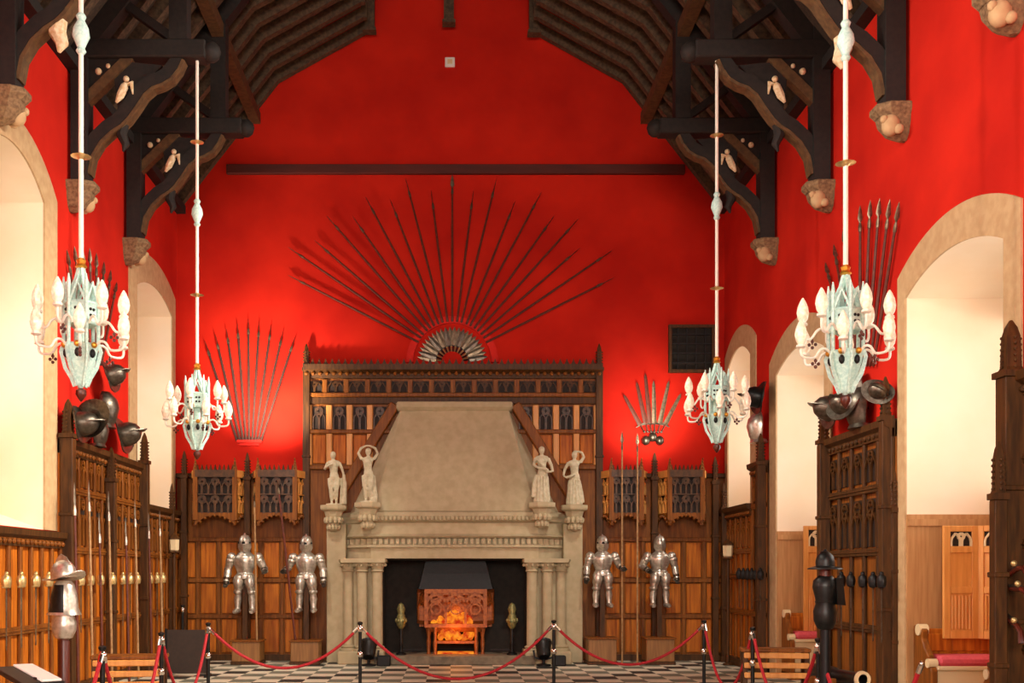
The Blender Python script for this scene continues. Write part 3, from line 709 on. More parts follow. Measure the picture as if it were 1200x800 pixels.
s2 = torso + head(.01, -.015, .93) + legs + baseslab + [
    ([(-.11, 0, .79), (-.175, 0, .90), (-.13, .02, 1.0), (-.04, .02, 1.045)], [.034, .028, .026, .02]),
    ([(.11, 0, .79), (.185, 0, .90), (.14, .02, 1.0), (.04, .02, 1.045)], [.034, .028, .026, .02])] + hand((-.04, .02, 1.045), (1, 0, .1)) + hand((.04, .02, 1.045), (-1, 0, .1)) + [
    ([(.1, .06, .5), (.11, .06, .3), (.13, .03, .1), (.1, .0, 0)], [.04, .05, .06, .08]), ([(-.09, .03, .42), (-.08, .0, .3), (.02, -.05, .22), (.1, -.02, .12)], [.02, .03, .03, .03])]
s3 = torso + head(-.005, -.01, .93) + gown + baseslab + [
    ([(-.11, 0, .785), (-.15, -.03, .66), (-.07, -.11, .60), (.05, -.12, .58)], [.036, .03, .026, .02]),
    ([(.11, 0, .785), (.17, 0, .66), (.19, -.05, .55), (.13, -.11, .53)], [.036, .03, .026, .02])] + hand((.05, -.12, .58), (1, 0, -.2)) + hand((.13, -.11, .53), (-1, -.1, -.1)) + [
    ([(-.1, -.08, .76), (0, -.11, .66), (.1, -.1, .52)], [.02, .025, .03]), ([(-.1, -.06, .48), (-.15, -.06, .3), (-.16, -.04, .08)], [.03, .035, .04])]
s4 = torso + head(.0, -.01, .93) + gown + baseslab + [
    ([(-.11, 0, .785), (-.18, 0, .66), (-.21, -.06, .54)], [.036, .03, .022]),
    ([(.11, 0, .79), (.18, 0, .89), (.14, -.01, .98), (.05, -.02, 1.0)], [.036, .03, .026, .02])] + hand((-.21, -.06, .54), (.6, -.3, -.6)) + hand((.05, -.02, 1.0), (-1, 0, .1)) + [
    ([(-.17, -.08, .5), (-.09, -.11, .52), (0, -.12, .56)], [.025, .025, .02]), ([(.09, -.06, .45), (.14, -.04, .2), (.16, -.03, .03)], [.025, .03, .035])]
for (px, py0, py1, y), sd, lab, ht in zip(STAT, (s1, s2, s3, s4), (
        'standing stone statue with a cloth at its side, outermost left of the hood',
        'stone statue with both arms raised around the head, left of the chimney hood',
        'draped stone statue with an arm folded across, just right of the chimney hood',
        'draped stone statue with one hand raised to its head, outermost right'), (62, 66, 65, 62)):
    hh = ht * y / F
    statue(lab, xx(px, y), y, zz(py0, y) + .02, hh / (1.05 if sd in (s2, ) else 1.0), sd)

# fire basket
def fire_basket():
    Yf = 21.3; o = thing('fire_basket', 'ornate copper fire basket glowing orange on legs inside the fireplace', 'fire basket', (xx(534, Yf), 0, 0))
    w = 45 * Yf / F; zb = zz(735, Yf); zt = zz(690, Yf); y1 = 21.72
    wi = 34.5 * Yf / F
    m = MB()   # frame: sill, head, posts, canted sides
    m.box(-wi, wi, Yf - .03, Yf + .03, zb, zb + .07); m.box(-wi, wi, Yf - .03, Yf + .03, zt - .09, zt)
    for x in (-wi, wi): m.box(x - .035, x + .035, Yf - .04, Yf + .04, zb, zt)
    for s in (-1, 1):
        ang = math.atan2(y1 - Yf, w - wi); ln = math.hypot(y1 - Yf, w - wi); a_ = ang if s > 0 else PI - ang
        m.tf = Matrix.Translation((s * wi, Yf, 0)) @ Matrix.Rotation(a_, 4, 'Z')
        m.box(0, ln, -.02, .02, zt - .07, zt); m.box(0, ln, -.02, .02, zb + .06, zb + .13); m.box(ln - .05, ln, -.02, .02, zb + .06, zt)
        tracery(m, 0, ln, zb + .13, zt - .07, 0, .04, 1); m.tf = Matrix()
    fr = m.build('basket_frame', 'copper', o)
    m = MB(); tw = 2 * wi / 3
    for k in range(3):
        a, b = -wi + k * tw, -wi + (k + 1) * tw
        tracery(m, a, b, zb + .05, zt - .05, Yf, .06, 1); m.bar([(q[0], Yf, q[1]) for q in arc(a + .02, b - .02, zt - .34, zt - .12, 8)], .06, .04, up=(0, 0, 1))
    for k in range(5):
        a = -wi + wi * 2 * k / 6; m.bar([(q[0], Yf - .01, q[1]) for q in arc(a, a + wi * 2 / 3, zt - .35, zt - .1, 8)], .03, .025, up=(0, 0, 1))
    for k in range(3):
        c = -wi + (k + .5) * tw; m.bar([(c + .1 * math.cos(t * PI / 5), Yf - .01, zb + .36 + .1 * math.sin(t * PI / 5)) for t in range(11)], .03, .025, up=(0, 1, .01))
    m.build('tracery_front', 'copper', o)
    m = MB()
    for k in range(34):
        x = random.gauss(0, .3) * wi; x = max(-wi * .85, min(wi * .85, x))
        m.ball((x, Yf + random.uniform(.1, .28), zb + .08 + random.uniform(0, .22) * max(0, 1 - abs(x) / wi)), random.uniform(.05, .085), 7, 5)
    m.build('fire_bed', 'fire', o, True)
    m = MB(); m.box(-w + .03, w - .03, y1 - .06, y1 - .03, zb, zt); m.build('back_plate', 'copper', o)
    m = MB(); m.loft([[(-w * .62, Yf + .06, zb - .09), (w * .62, Yf + .06, zb - .09), (w * .7, y1, zb - .09), (-w * .7, y1, zb - .09)], [(-wi, Yf - .02, zb + .03), (wi, Yf - .02, zb + .03), (w, y1, zb + .13), (-w, y1, zb + .13)]]); m.build('basket_base', 'copper', o)
    m = MB(); m.frustum([(-w * .96, Yf - .02, zt), (w * .96, Yf - .02, zt), (w, 21.85, zt), (-w, 21.85, zt)], [(-w * .78, Yf + .1, zz(657, Yf)), (w * .78, Yf + .1, zz(657, Yf)), (w * .78, 21.85, zz(657, Yf)), (-w * .78, 21.85, zz(657, Yf))]); m.build('canopy', 'iron', o)
    zl = zz(752, Yf)
    for x, y in ((-.7, Yf), (.7, Yf), (-.7, y1), (.7, y1)):
        x *= wi
        m = MB(); m.lathe([(.05, .17), (.03, .22), (.045, .4), (.03, .45), (.04, zb)], 10, (x, y, 0)); m.build('leg', 'copper', o, True)
    for x in (-.92, .92):
        m = MB(); m.lathe([(.05, .17), (.03, .22), (.045, .4), (.03, .5), (.06, zb - .02), (.04, zb)], 10, (x * wi, Yf + .1, 0)); m.build('leg', 'copper', o, True)
    m = MB(); m.box(-.7 * wi, .7 * wi, Yf - .02, y1, zl - .03, zl + .02); m.build('shelf', 'copper', o)
    m = MB()
    for k in range(26):
        m.ball((random.uniform(-.55, .55) * wi, Yf + random.uniform(.02, .3), zl + .05 + random.uniform(0, .16)), random.uniform(.05, .08), 7, 5)
    m.build('embers', 'fire', o, True)
    m = MB(); m.box(-.62 * wi, .62 * wi, Yf + .02, y1, .172, .2); m.build('ash_tray', 'fire', o)
    return o
fire_basket()
for s, px, lab in ((-1, 470, 'bronze topped firedog standing left of the fire basket'), (1, 600, 'bronze topped firedog standing right of the fire basket')):
    o = thing('firedog', lab, 'firedog', (xx(px, 21.15), 21.15, .17), 0, 'firedogs in the fireplace')
    h = zz(706, 21.15) - .17
    m = MB(); m.lathe([(.10, 0), (.10, .03), (.04, .06), (.03, .2), (.045, .24), (.03, .28), (.035, h * .52)], 10); m.build('stem', 'iron', o, True)
    m = MB(); m.lathe([(.035, h * .5), (.08, h * .56), (.10, h * .66), (.075, h * .76), (.06, h * .8), (.085, h * .88), (.05, h * .97), (.01, h)], 10)
    for a in range(6): m.ball((.09 * math.cos(a * PI / 3), .09 * math.sin(a * PI / 3), h * .66), .03, 6, 4, .05)
    m.build('finial', 'bronze', o, True)
    m = MB(); m.bar([(0, 0, .1), (-s * .42, .1, .1)], .03, .03); m.build('cross_bar', 'iron', o)
    m = MB(); m.bar([(0, .04, .1), (0, .5, .1)], .04, .04); m.build('billet_bar', 'iron', o)
for px, lab in ((432, 'black floor spotlight in front of the left fireplace columns'), (637, 'black floor spotlight in front of the right fireplace columns')):
    o = thing('floor_spotlight', lab, 'spotlight', (xx(px, 20.6), 20.6, 0), 0, 'floor spotlights')
    m = MB(); m.lathe([(.14, 0), (.14, .03), (.03, .05), (.03, .14)], 12); m.build('base', 'iron', o, True)
    m = MB(); m.tf = Matrix.Translation((0, 0, .3)) @ Matrix.Rotation(R(-35), 4, 'X'); m.lathe([(.1, -.16), (.13, -.1), (.15, .12), (.17, .14), (.17, .18), (.14, .16)], 14); m.build('lamp_head', 'black', o, True)
    m = MB(); m.bar([(-.19, 0, .3), (-.17, 0, .16), (0, 0, .12), (.17, 0, .16), (.19, 0, .3)], .04, .02, up=(0, 1, 0.01)); m.build('yoke', 'iron', o)
    m = MB(); m.box(.16, .42, -.1, .1, 0, .2); m.build('ballast_box', 'iron', o, bevel=.02)

# ------------------------------------------------------------------ suits of armour
def armour(label, px, ytop, ybot, armL, armR, Y=21.1, closed=False, rz=0):
    z0 = zz(ybot, Y); H = (ybot - ytop) * Y / F / 1.5
    o = thing('suit_of_armour', label, 'armour', (xx(px, Y), Y, z0), rz, 'polished suits of armour'); o.scale = (H * 1.08, H * 1.12, H)
    m = MB()
    m.lathe([(.07, 1.18), (.105, 1.22), (.115, 1.30), (.118, 1.36), (.105, 1.42), (.07, 1.475), (.012, 1.5)], 16, sx=.92, sy=1.1)
    m.loft([[(-.012, -.13, 1.36), (.012, -.13, 1.36), (.012, -.14, 1.40), (-.012, -.14, 1.40)], [(-.012, 0, 1.50), (.012, 0, 1.50), (.012, 0, 1.525), (-.012, 0, 1.525)], [(-.012, .125, 1.36), (.012, .125, 1.36), (.012, .14, 1.39), (-.012, .14, 1.39)]])
    hl = m.build('helmet', 'steel', o, True)
    m = MB(); m.loft([[(-.115, -.03, 1.33), (0, -.19, 1.30), (.115, -.03, 1.33)], [(-.118, -.02, 1.25), (0, -.20, 1.24), (.118, -.02, 1.25)], [(-.09, -.02, 1.18), (0, -.13, 1.18), (.09, -.02, 1.18)]], closed=False, cap=False)
    m.build('visor', 'steel', hl, True)
    if not closed:
        m = MB(); m.loft([[(-.112, -.05, 1.36), (0, -.145, 1.36), (.112, -.05, 1.36)], [(-.112, -.05, 1.325), (0, -.145, 1.315), (.112, -.05, 1.325)]], closed=False, cap=False); m.build('sight_slit', 'iron', hl)
    m = MB(); m.lathe([(.14, 1.10), (.12, 1.14), (.085, 1.17), (.09, 1.21)], 16, sy=.9); m.build('gorget', 'steel', o, True)
    m = MB(); m.lathe([(.135, .74), (.14, .78), (.185, .90), (.205, 1.0), (.195, 1.07), (.13, 1.13), (.07, 1.15)], 20, sy=.78)
    m.loft([[(-.01, -.115, .76), (.01, -.115, .76), (0, -.13, .76)], [(-.012, -.165, .95), (.012, -.165, .95), (0, -.185, .95)], [(-.008, -.12, 1.1), (.008, -.12, 1.1), (0, -.13, 1.1)]])
    m.build('breastplate', 'steel', o, True)
    m = MB(); m.lathe([(.14, .77), (.155, .74), (.165, .735), (.17, .70), (.18, .695), (.19, .655), (.175, .65)], 18, sy=.8); m.build('fauld', 'steel', o, True)
    for s, arm in ((-1, armL), (1, armR)):
        m = MB(); a = V(arm[0]); b = V(arm[1]); sh = V((s * .235, 0, 1.06))
        m.ball(sh, .09, 12, 7, .095); m.ball(sh + V((s * .02, 0, -.06)), .09, 12, 6, .07); pd = m.build('pauldron', 'steel', o, True)
        m = MB(); m.tube([sh, sh.lerp(a, .5), a], [.08, .08, .06], 10); m.ball(a, .07, 10, 6); m.ball(a + V((s * .04, 0, 0)), .04, 8, 5)
        m.tube([a, a.lerp(b, .35), a.lerp(b, .85), b], [.056, .07, .052, .06], 10); am = m.build('arm_harness', 'steel', o, True)
        m = MB(); d = (b - a).normalized(); m.tube([b - d * .08, b, b + d * .05], [.062, .05, .045], 10)
        sd = d.cross(V((0, 1, 0))).normalized()
        for k in range(4):
            p = b + d * .05 + sd * (k - 1.5) * .021
            m.tube([p, p + d * .045 + V((0, -.008, 0)), p + d * (.075 if k in (1, 2) else .062) + V((0, -.035, 0))], [.012, .011, .008], 6)
        p = b + sd * s * -.045; m.tube([p, p + d * .03 - sd * s * .018, p + d * .06 + V((0, -.02, 0))], [.014, .012, .008], 6)
        m.build('gauntlet', 'steeld', am, True)
    for s in (-1, 1):
        m = MB(); m.tube([(s * .09, -.06, .69), (s * .10, -.085, .60), (s * .105, -.08, .50)], [.085, .1, .07], 10, sx=1, sy=1); m.build('tasset', 'steel', o, True)
        m = MB(); m.tube([(s * .09, 0, .66), (s * .105, -.01, .52), (s * .115, -.02, .42)], [.09, .09, .066], 12)
        m.ball((s * .115, -.03, .40), .07, 10, 6, .065); m.ball((s * .115 + s * .05, -.01, .40), .04, 8, 5)
        m.tube([(s * .115, -.01, .38), (s * .125, .015, .26), (s * .128, .0, .12), (s * .13, .0, .06)], [.058, .07, .05, .054], 12); lg = m.build('leg_harness', 'steel', o, True)
        m = MB(); m.tube([(s * .13, .03, .045), (s * .135, -.05, .045), (s * .145, -.13, .03), (s * .15, -.19, .02)], [.06, .06, .055, .03], 10, sx=.85); m.build('sabaton', 'steel', lg, True)
    return o
hang = lambda s: ((s * .295, .02, .84), (s * .32, -.06, .60))
holdf = lambda s: ((s * .33, .02, .86), (s * .38, -.16, .80))
bent = lambda s: ((s * .34, .04, .86), (s * .25, -.18, .76))
ARM = [(287, 626, 718, hang(-1), holdf(1), False, 'suit of armour left of the fireplace, leftmost, in front of the first canopy'),
       (359, 627, 717, holdf(-1), hang(1), False, 'suit of armour just left of the fireplace, one hand on a slanting lance'),
       (706, 627, 711, hang(-1), holdf(1), False, 'suit of armour just right of the fireplace, holding a tall pike'),
       (773, 627, 711, bent(-1), hang(1), True, 'suit of armour with closed round helmet, farthest right of the fireplace')]
for px, a, b, l, r, cl, lab in ARM: armour(lab, px, a, b, l, r, closed=cl)
for k, (px, yt) in enumerate(((291, 750), (359, 750), (704, 747), (771, 747))):
    x = xx(px, 21.1)
    o = thing('armour_pedestal', ['square wooden pedestal with a pole under the leftmost suit of armour', 'square wooden pedestal with a pole under the armour just left of the fireplace', 'square wooden pedestal with a pole under the armour just right of the fireplace', 'square wooden pedestal with a pole under the rightmost suit of armour'][k], 'pedestal', (x, 21.1, 0), 0, 'pedestals under the armour')
    zt = zz(yt, 20.85); m = MB(); m.box(-.27, .27, -.27, .27, .06, zt - .03); m.build('plinth_block', 'pedestal', o, bevel=.01)
    m = MB(); m.box(-.3, .3, -.3, .3, zt - .03, zt); m.build('top_board', 'oakm', o, bevel=.008)
    m = MB(); m.box(-.29, .29, -.29, .29, 0, .06); m.build('base_board', 'oakd', o, bevel=.008)
    m = MB(); ax = xx(ARM[k][0], 21.1) - x; m.box(ax - .045, ax + .045, .0, .09, zt, zz(680, 21.1)); m.build('support_pole', 'oakd', o)

# ------------------------------------------------------------------ long weapons
def spear(name, label, cat, a, b, r=.018, hl=.28, group=None, shaft='shaft', headm='blade', butt=True, hw=.035):
    a = V(a); b = V(b); d = (b - a); L = d.length
    o = bpy.data.objects.new(name, None); COL.objects.link(o); o.location = a; o.empty_display_size = .1
    q = d.to_track_quat('Z', 'Y'); o.rotation_mode = 'QUATERNION'; o.rotation_quaternion = q
    tag(o, label, cat, group)
    m = MB(); m.tube([(0, 0, 0), (0, 0, L * .5), (0, 0, L - hl)], [r, r * 1.08, r * .8], 8); m.build('shaft', shaft, o, True)
    m = MB(); z = L - hl
    m.lathe([(r * 1.1, z - .06), (r * 1.2, z), (r * .7, z + hl * .2)], 8)
    m.loft([[(x * s, y * s2, z + hl * t) for x, y in ((hw, 0), (0, .01), (-hw, 0), (0, -.01))] for t, s, s2 in ((.18, .25, 1), (.38, 1, 1), (.75, .6, .8), (1, .04, .1))])
    m.build('spear_head', headm, o, True)
    if butt:
        m = MB(); m.lathe([(r * .6, -.05), (r * 1.15, -.03), (r * 1.15, .07)], 8); m.build('butt_cap', shaft, o, True)
    return o
# great fan
tips = [(337, 322), (337, 289), (368, 281), (382, 252), (413, 253), (428, 230), (457, 233), (475, 208), (505, 222), (530, 204), (555, 222), (582, 209), (604, 235), (635, 224), (650, 252), (678, 256), (680, 290), (718, 293), (720, 325)]
C0 = V((530, 421)); Yw = 21.93
words = ['lowest on the left', 'second on the left', 'third on the left', 'fourth on the left', 'fifth on the left', 'sixth on the left', 'seventh on the left', 'eighth on the left', 'just left of the upright one', 'standing upright in the middle', 'just right of the upright one', 'eighth on the right', 'seventh on the right', 'sixth on the right', 'fifth on the right', 'fourth on the right', 'third on the right', 'second on the right', 'lowest on the right']
for (px, py), wd in zip(tips, words):
    d = (V((px, py)) - C0); dn = d.normalized(); s0 = C0 + dn * 47
    spear('spear', 'long spear in the great fan on the end wall, ' + wd, 'spear', at(s0.x, s0.y, Yw), at(px, py, Yw), .022, .34, 'great fan of spears above the fireplace', hw=.04)
# red half-round frame and the fan of blades inside it
m = MB(); r0 = 50 * Yw / F; cx = xx(530, Yw); cz = zz(424, Yw)
m.bar([(cx + r0 * math.cos(t * PI / 24), YB - .05, cz + r0 * math.sin(t * PI / 24)) for t in range(25)], .08, .12, up=(0, 0, 1))
def ringbar(r, w, d, y, a0=0, a1=PI, n=28):
    m = MB(); rr = []
    for k in range(n + 1):
        a = a0 + (a1 - a0) * k / n; c, s = math.cos(a), math.sin(a)
        rr.append([(cx + (r - w) * c, y, cz + (r - w) * s), (cx + (r + w) * c, y, cz + (r + w) * s), (cx + (r + w) * c, y + d, cz + (r + w) * s), (cx + (r - w) * c, y + d, cz + (r - w) * s)])
    return m.loft(rr)
o = ringbar(r0, .07, .06, YB - .07).build('arched_mount', 'redband')
tag(o, 'red painted half-round frame on the wall at the centre of the spear fan', 'frame')
nB = 22
for k in range(nB):
    a = R(9) + (PI - R(18)) * k / (nB - 1)
    o = thing('bayonet', 'steel bayonet in the half-round fan inside the red frame', 'bayonet', (cx, YB - .055 + (k % 2) * .02, cz), 0, 'bayonets in the half-round fan')
    o.rotation_euler = (0, PI / 2 - a, 0)
    m = MB(); m.loft([[(-w, 0, z), (0, -.008, z), (w, 0, z), (0, .008, z)] for w, z in ((.045, .33), (.055, .5), (.045, .62), (.004, .72))]); m.build('blade', 'blade' if k % 4 else 'steeld', o)
    m = MB(); m.tube([(0, 0, .22), (0, 0, .33)], [.014, .016], 6); m.box(-.035, .035, -.012, .012, .325, .34); m.build('grip', 'brass' if k % 2 else 'iron', o)
# left fan of long swords
tp = [(240, 399), (252, 391), (265, 384), (278, 378), (291, 373), (304, 376), (318, 380), (332, 387), (346, 394)]
for k, (px, py) in enumerate(tp):
    bx = 278 + 28 * k / 8
    spear('lance', 'steel-tipped lance in the narrow fan left of the overmantel, ' + ['leftmost', 'second from left', 'third from left', 'fourth from left', 'the upright middle one', 'fourth from right', 'third from right', 'second from right', 'rightmost'][k], 'lance', at(bx, 516, Yw), at(px, py, Yw), .026, .26, 'narrow fan of lances on the end wall', 'lancewood', 'blade', hw=.05)
m = MB(); m.box(xx(277, Yw), xx(307, Yw), YB - .1, YB - .001, zz(519, Yw), zz(515, Yw)); m.box(xx(280, Yw), xx(304, Yw), YB - .07, YB - .001, zz(522, Yw), zz(519, Yw))
tag(m.build('weapon_bracket', 'redband', bevel=.01), 'small red bracket under the narrow fan of lances', 'bracket')
# right cluster of short swords
def sword(name, label, cat, a, b, group=None, bw=.03, hilt='iron', basket=False, blade='blade'):
    """a = pommel, b = point"""
    a = V(a); b = V(b); d = b - a; L = d.length
    o = bpy.data.objects.new(name, None); COL.objects.link(o); o.location = a; o.empty_display_size = .1
    o.rotation_mode = 'QUATERNION'
    zq = d.normalized(); wallx = V((1, 0, 0)) if abs(a.x) > 5 else V((0, 1, 0))
    xq = zq.cross(wallx).normalized(); yq = zq.cross(xq)
    o.rotation_quaternion = Matrix((xq, yq, zq)).transposed().to_quaternion()
    tag(o, label, cat, group)
    m = MB(); m.loft([[(x * bw * s, y * .008, z) for x, y in ((1, 0), (0, 1), (-1, 0), (0, -1))] for z, s in ((.16, 1), (L * .6, .85), (L * .93, .6), (L, .05))]); m.build('blade', blade, o)
    m = MB(); m.tube([(0, 0, .02), (0, 0, .16)], [.016, .018], 8); g = m.build('grip', 'mahog', o, True)
    m = MB(); m.ball((0, 0, 0), .03, 8, 5); m.build('pommel', hilt, o, True)
    m = MB(); m.bar([(-.1, 0, .16), (.1, 0, .16)], .022, .022)
    if basket: m.lathe([(.02, -.0), (.065, .04), (.075, .10), (.06, .165), (.02, .18)], 10, sy=.8)
    m.build('guard', hilt, o, basket)
    return o
for k, (px, py) in enumerate([(731, 462), (746, 447), (756, 437), (766, 446), (784, 446), (798, 461)]):
    q = V((765, 508)); dd = (V((px, py)) - q).normalized(); p0 = q + dd * 14 - V((0, 0))
    p0 = q + V((-10 + 4 * k, -2))
    sword('short_sword', 'short sword in the small cluster right of the overmantel, ' + ['leftmost', 'second from left', 'third from left', 'fourth from left', 'second from right, shining', 'rightmost'][k], 'sword', at(p0.x, p0.y, Yw), at(px, py, Yw), 'small cluster of swords on the end wall',   .05, 'steeld', False, 'blade' if k > 2 else 'shaft')
m = MB(); c = at(765, 516, Yw)
for dx in (-.14, 0, .14): m.ball((c.x + dx, YB - .06, c.z + (.07 if dx == 0 else 0)), .09, 10, 6, .1)
tag(m.build('weapon_rosette', 'steeld', smooth=True), 'dark bronze rosette under the small cluster of swords', 'rosette')
# pikes held by armour and lances
spear('pike', 'tall thin pike right of the fireplace, nearer to the fireplace', 'pike', V((xx(729, 20.95), 20.95, .055)), at(729, 505, 20.95), .018, .3, 'pikes held by the right armour', 'shaftp')
spear('pike', 'tall thin pike right of the fireplace, beside the rightmost armour', 'pike', V((xx(747, 20.9), 20.9, .055)), at(747, 507, 20.9), .018, .3, 'pikes held by the right armour', 'shaftp')
spear('lance', 'slanting red lance held by the armour just left of the fireplace', 'lance', at(346, 749, 20.85), at(325, 560, 20.85), .022, .25, None, 'shaft')
spear('lance', 'pale upright lance held by the leftmost suit of armour', 'lance', at(301, 749, 20.85), at(298, 575, 20.85), .018, .25, None, 'shaftp')
# spears on the side walls above the panelling
def wall_fan(sg, rows, grp, lab, xw):
    for k, (px, py, bx, by) in enumerate(rows):
        def wp(px, py):
            Yp = xw * F / (px - 528); return V((xw, Yp, zz(py, Yp)))
        spear('spear', lab % ['leftmost', 'second from left', 'third from left', 'fourth from left', 'fifth from left', 'sixth from left', 'seventh from left', 'eighth from left', 'rightmost'][k if k < len(rows) - 1 else 8], 'spear', wp(bx, by), wp(px, py), .022, .3, grp)
wall_fan(1, [(967, 307, 996, 425), (977, 286, 1000, 425), (988, 268, 1004, 425), (1008, 240, 1008, 425), (1020, 234, 1012, 425), (1031, 232, 1016, 425), (1043, 233, 1020, 425), (1054, 236, 1024, 425)], 'spears on the right wall', 'spear on the right wall behind the near chandelier, %s', W - .05)
wall_fan(-1, [(78, 292, 100, 425), (87, 288, 103, 425), (96, 288, 106, 425), (105, 290, 109, 425), (113, 296, 112, 425), (122, 306, 115, 425), (130, 316, 117, 425), (137, 330, 119, 425)], 'spears on the left wall', 'spear on the left wall behind the near chandelier, %s', -W + .05)

# ------------------------------------------------------------------ helmets and plates on the side walls
HS = 1.3
def wpos(px, py, xw):
    Yp = xw * F / (px - 528); return V((xw, Yp, zz(py, Yp)))
def morion(label, p, s=1.0, rx=0, ry=0, rz=0, mt='steeld', group=None):
    o = thing('helmet', label, 'helmet', p, 0, group); o.rotation_euler = (rx, ry, rz); o.scale = (s * HS,) * 3
    m = MB(); m.lathe([(.15, 0), (.15, .05), (.14, .13), (.10, .20), (.05, .235), (.01, .24)], 16, sy=1.2); m.build('skull', mt, o, True)
    m = MB(); rr = []
    for k in range(24):
        a = 2 * PI * k / 24; c, s_ = math.cos(a), math.sin(a); up = .10 * max(0, abs(s_) - .3) ** 1.5
        rr.append([(.145 * c, .17 * s_, .0), (.145 * c, .17 * s_, .015), (.23 * c, .31 * s_, up + .0), (.23 * c, .31 * s_, up - .015)])
    rr.append(rr[0]); m.loft(rr, cap=False); m.build('brim', mt, o, True)
    m = MB(); m.loft([[(-.01, y, z), (.01, y, z), (.006, y, z + h), (-.006, y, z + h)] for y, z, h in ((-.16, .14, .01), (-.09, .2, .07), (0, .235, .09), (.09, .2, .07), (.16, .14, .01))]); m.build('comb', mt, o, True)
    return o
def plate(label, p, rz, s=1.0, mt='steeld', tilt=0, group=None):
    o = thing('breastplate', label, 'breastplate', p, 0, group); o.rotation_euler = (0, tilt, rz); o.scale = (s * 1.15,) * 3
    m = MB(); m.loft([[(w * math.cos(a), -d * math.sin(a) , z) for a in [PI * k / 10 for k in range(11)]] + [(-w * .9, .02, z), (w * .9, .02, z)] for w, d, z in ((.15, .12, 0), (.17, .15, .06), (.20, .19, .22), (.19, .16, .34), (.12, .08, .42), (.08, .06, .44))]); m.build('plate', mt, o, True)
    m = MB(); m.lathe([(.16, .0), (.19, -.05), (.17, -.055)], 16, sy=.75); m.build('waist_flange', mt, o, True)
    return o
G1, G2, G3 = 'armour trophies on the left wall', 'armour trophies on the right wall', 'armour trophies by the far right window'
xw = -W + .22
morion('dark helmet high in the trophy on the left wall, tucked behind the chandelier', wpos(128, 441, xw), .85, 0, R(70), 0, group=G1)
plate('steel breastplate in the middle of the trophy on the left wall', wpos(123, 497, -W + .14), PI / 2, 1.0, group=G1)
morion('dark helmet at the left end of the trophy on the left wall', wpos(93, 497, xw), .9, 0, R(80), 0, group=G1)
morion('dark helmet beside the breastplate of the trophy on the left wall', wpos(107, 490, xw + .14), .85, R(-60), R(60), 0, group=G1)
morion('round helmet hanging lowest at the right end of the left wall trophy', wpos(143, 510, xw), 1.0, 0, R(75), 0, group=G1)
plate('dark narrow thigh plate hanging low in the left wall trophy', wpos(114, 520, -W + .14), PI / 2, .8, group=G1)
xw = W - .22
morion('dark helmet at the left end of the trophy on the right wall', wpos(977, 480, xw), .9, 0, R(-75), 0, group=G2)
plate('breastplate in the middle of the trophy on the right wall', wpos(1003, 475, W - .14), -PI / 2, .95, group=G2)
plate('dark long plate hanging lowest in the trophy on the right wall', wpos(1008, 497, W - .14), -PI / 2, .95, group=G2)
morion('bright helmet at the right end of the trophy on the right wall', wpos(1029, 459, xw), .52, R(60), R(-60), 0, 'steeld', G2)
morion('small helmet behind the chandelier tip on the right wall', wpos(990, 476, xw - .1), .7, 0, R(-60), .4, group=G2)
morion('black helmet high on the wall beside the farthest right window', wpos(891, 466, xw), .95, 0, R(-80), 0, 'black', G3)
plate('steel breastplate on the wall beside the farthest right window', wpos(889, 515, W - .14), -PI / 2, .95, 'steel', group=G3)

# swords hung in rows on the side panelling
xs = [7.5, 25, 42, 57, 95, 106, 118, 132, 144, 153, 161, 176, 184, 191]
for k, px in enumerate(xs):
    xw = -W + .22
    p = wpos(px, 672, xw); L = .92 if k < 4 else .85
    where = ('under the nearest left window', 'in the low panelling') if k < 4 else None
    lab = 'basket-hilted sword hanging on the left panelling, ' + ['nearest, at the photo edge', 'second from the near end', 'third from the near end', 'fourth from the near end, behind the helmet', 'fifth from the near end', 'sixth from the near end', 'seventh from the near end', 'eighth from the near end', 'seventh from the far end', 'fifth from the far end', 'fourth from the far end', 'third from the far end', 'second from the far end', 'farthest, beside the corner'][k]
    if k == 8: lab = 'basket-hilted sword hanging on the left panelling, sixth from the far end'
    sword('basket_sword', lab, 'sword', p, p + V((0, 0, -L)), 'basket-hilted swords on the left panelling', .024, 'brass', True)
xs = [986, 997, 1011, 1023, 1033]
for k, px in enumerate(xs):
    p = wpos(px, 672, W - .22)
    sword('basket_sword', 'dark basket-hilted sword on the right panelling, ' + ['leftmost, beside the black armour', 'second from left', 'the middle one', 'second from right', 'rightmost'][k], 'sword', p, p + V((0, 0, -.85)), 'basket-hilted swords on the right panelling', .024, 'iron', True, 'steeld')
xs = [866, 871, 876, 881, 886, 891]
for k, px in enumerate(xs):
    p = wpos(px, 667, W - .22)
    sword('basket_sword', 'dark sword on the panelling beside the far right corner, ' + ['leftmost', 'second from left', 'third from left', 'third from right', 'second from right', 'rightmost'][k], 'sword', p, p + V((0, 0, -.7)), 'swords on the far right panelling', .022, 'iron', True, 'steeld')
# polearms against the left panelling
pl = [(87, 565), (104, 562), (116, 600), (127, 575), (147, 605), (158, 585), (174, 600), (187, 598)]
for k, (px, py) in enumerate(pl):
    xw = -W + .3; b = wpos(px, py, xw); a = V((xw + .06, b.y, 0.055))
    spear('polearm', 'polearm standing against the left panelling, ' + ['nearest, behind the helmet stand', 'second from the near end', 'third from the near end', 'fourth from the near end', 'fourth from the far end', 'third from the far end', 'second from the far end', 'farthest'][k], 'polearm', a, b, .02, .4, 'polearms against the left panelling', 'shaftp' if k % 2 else 'shaft', 'steel', hw=.045)
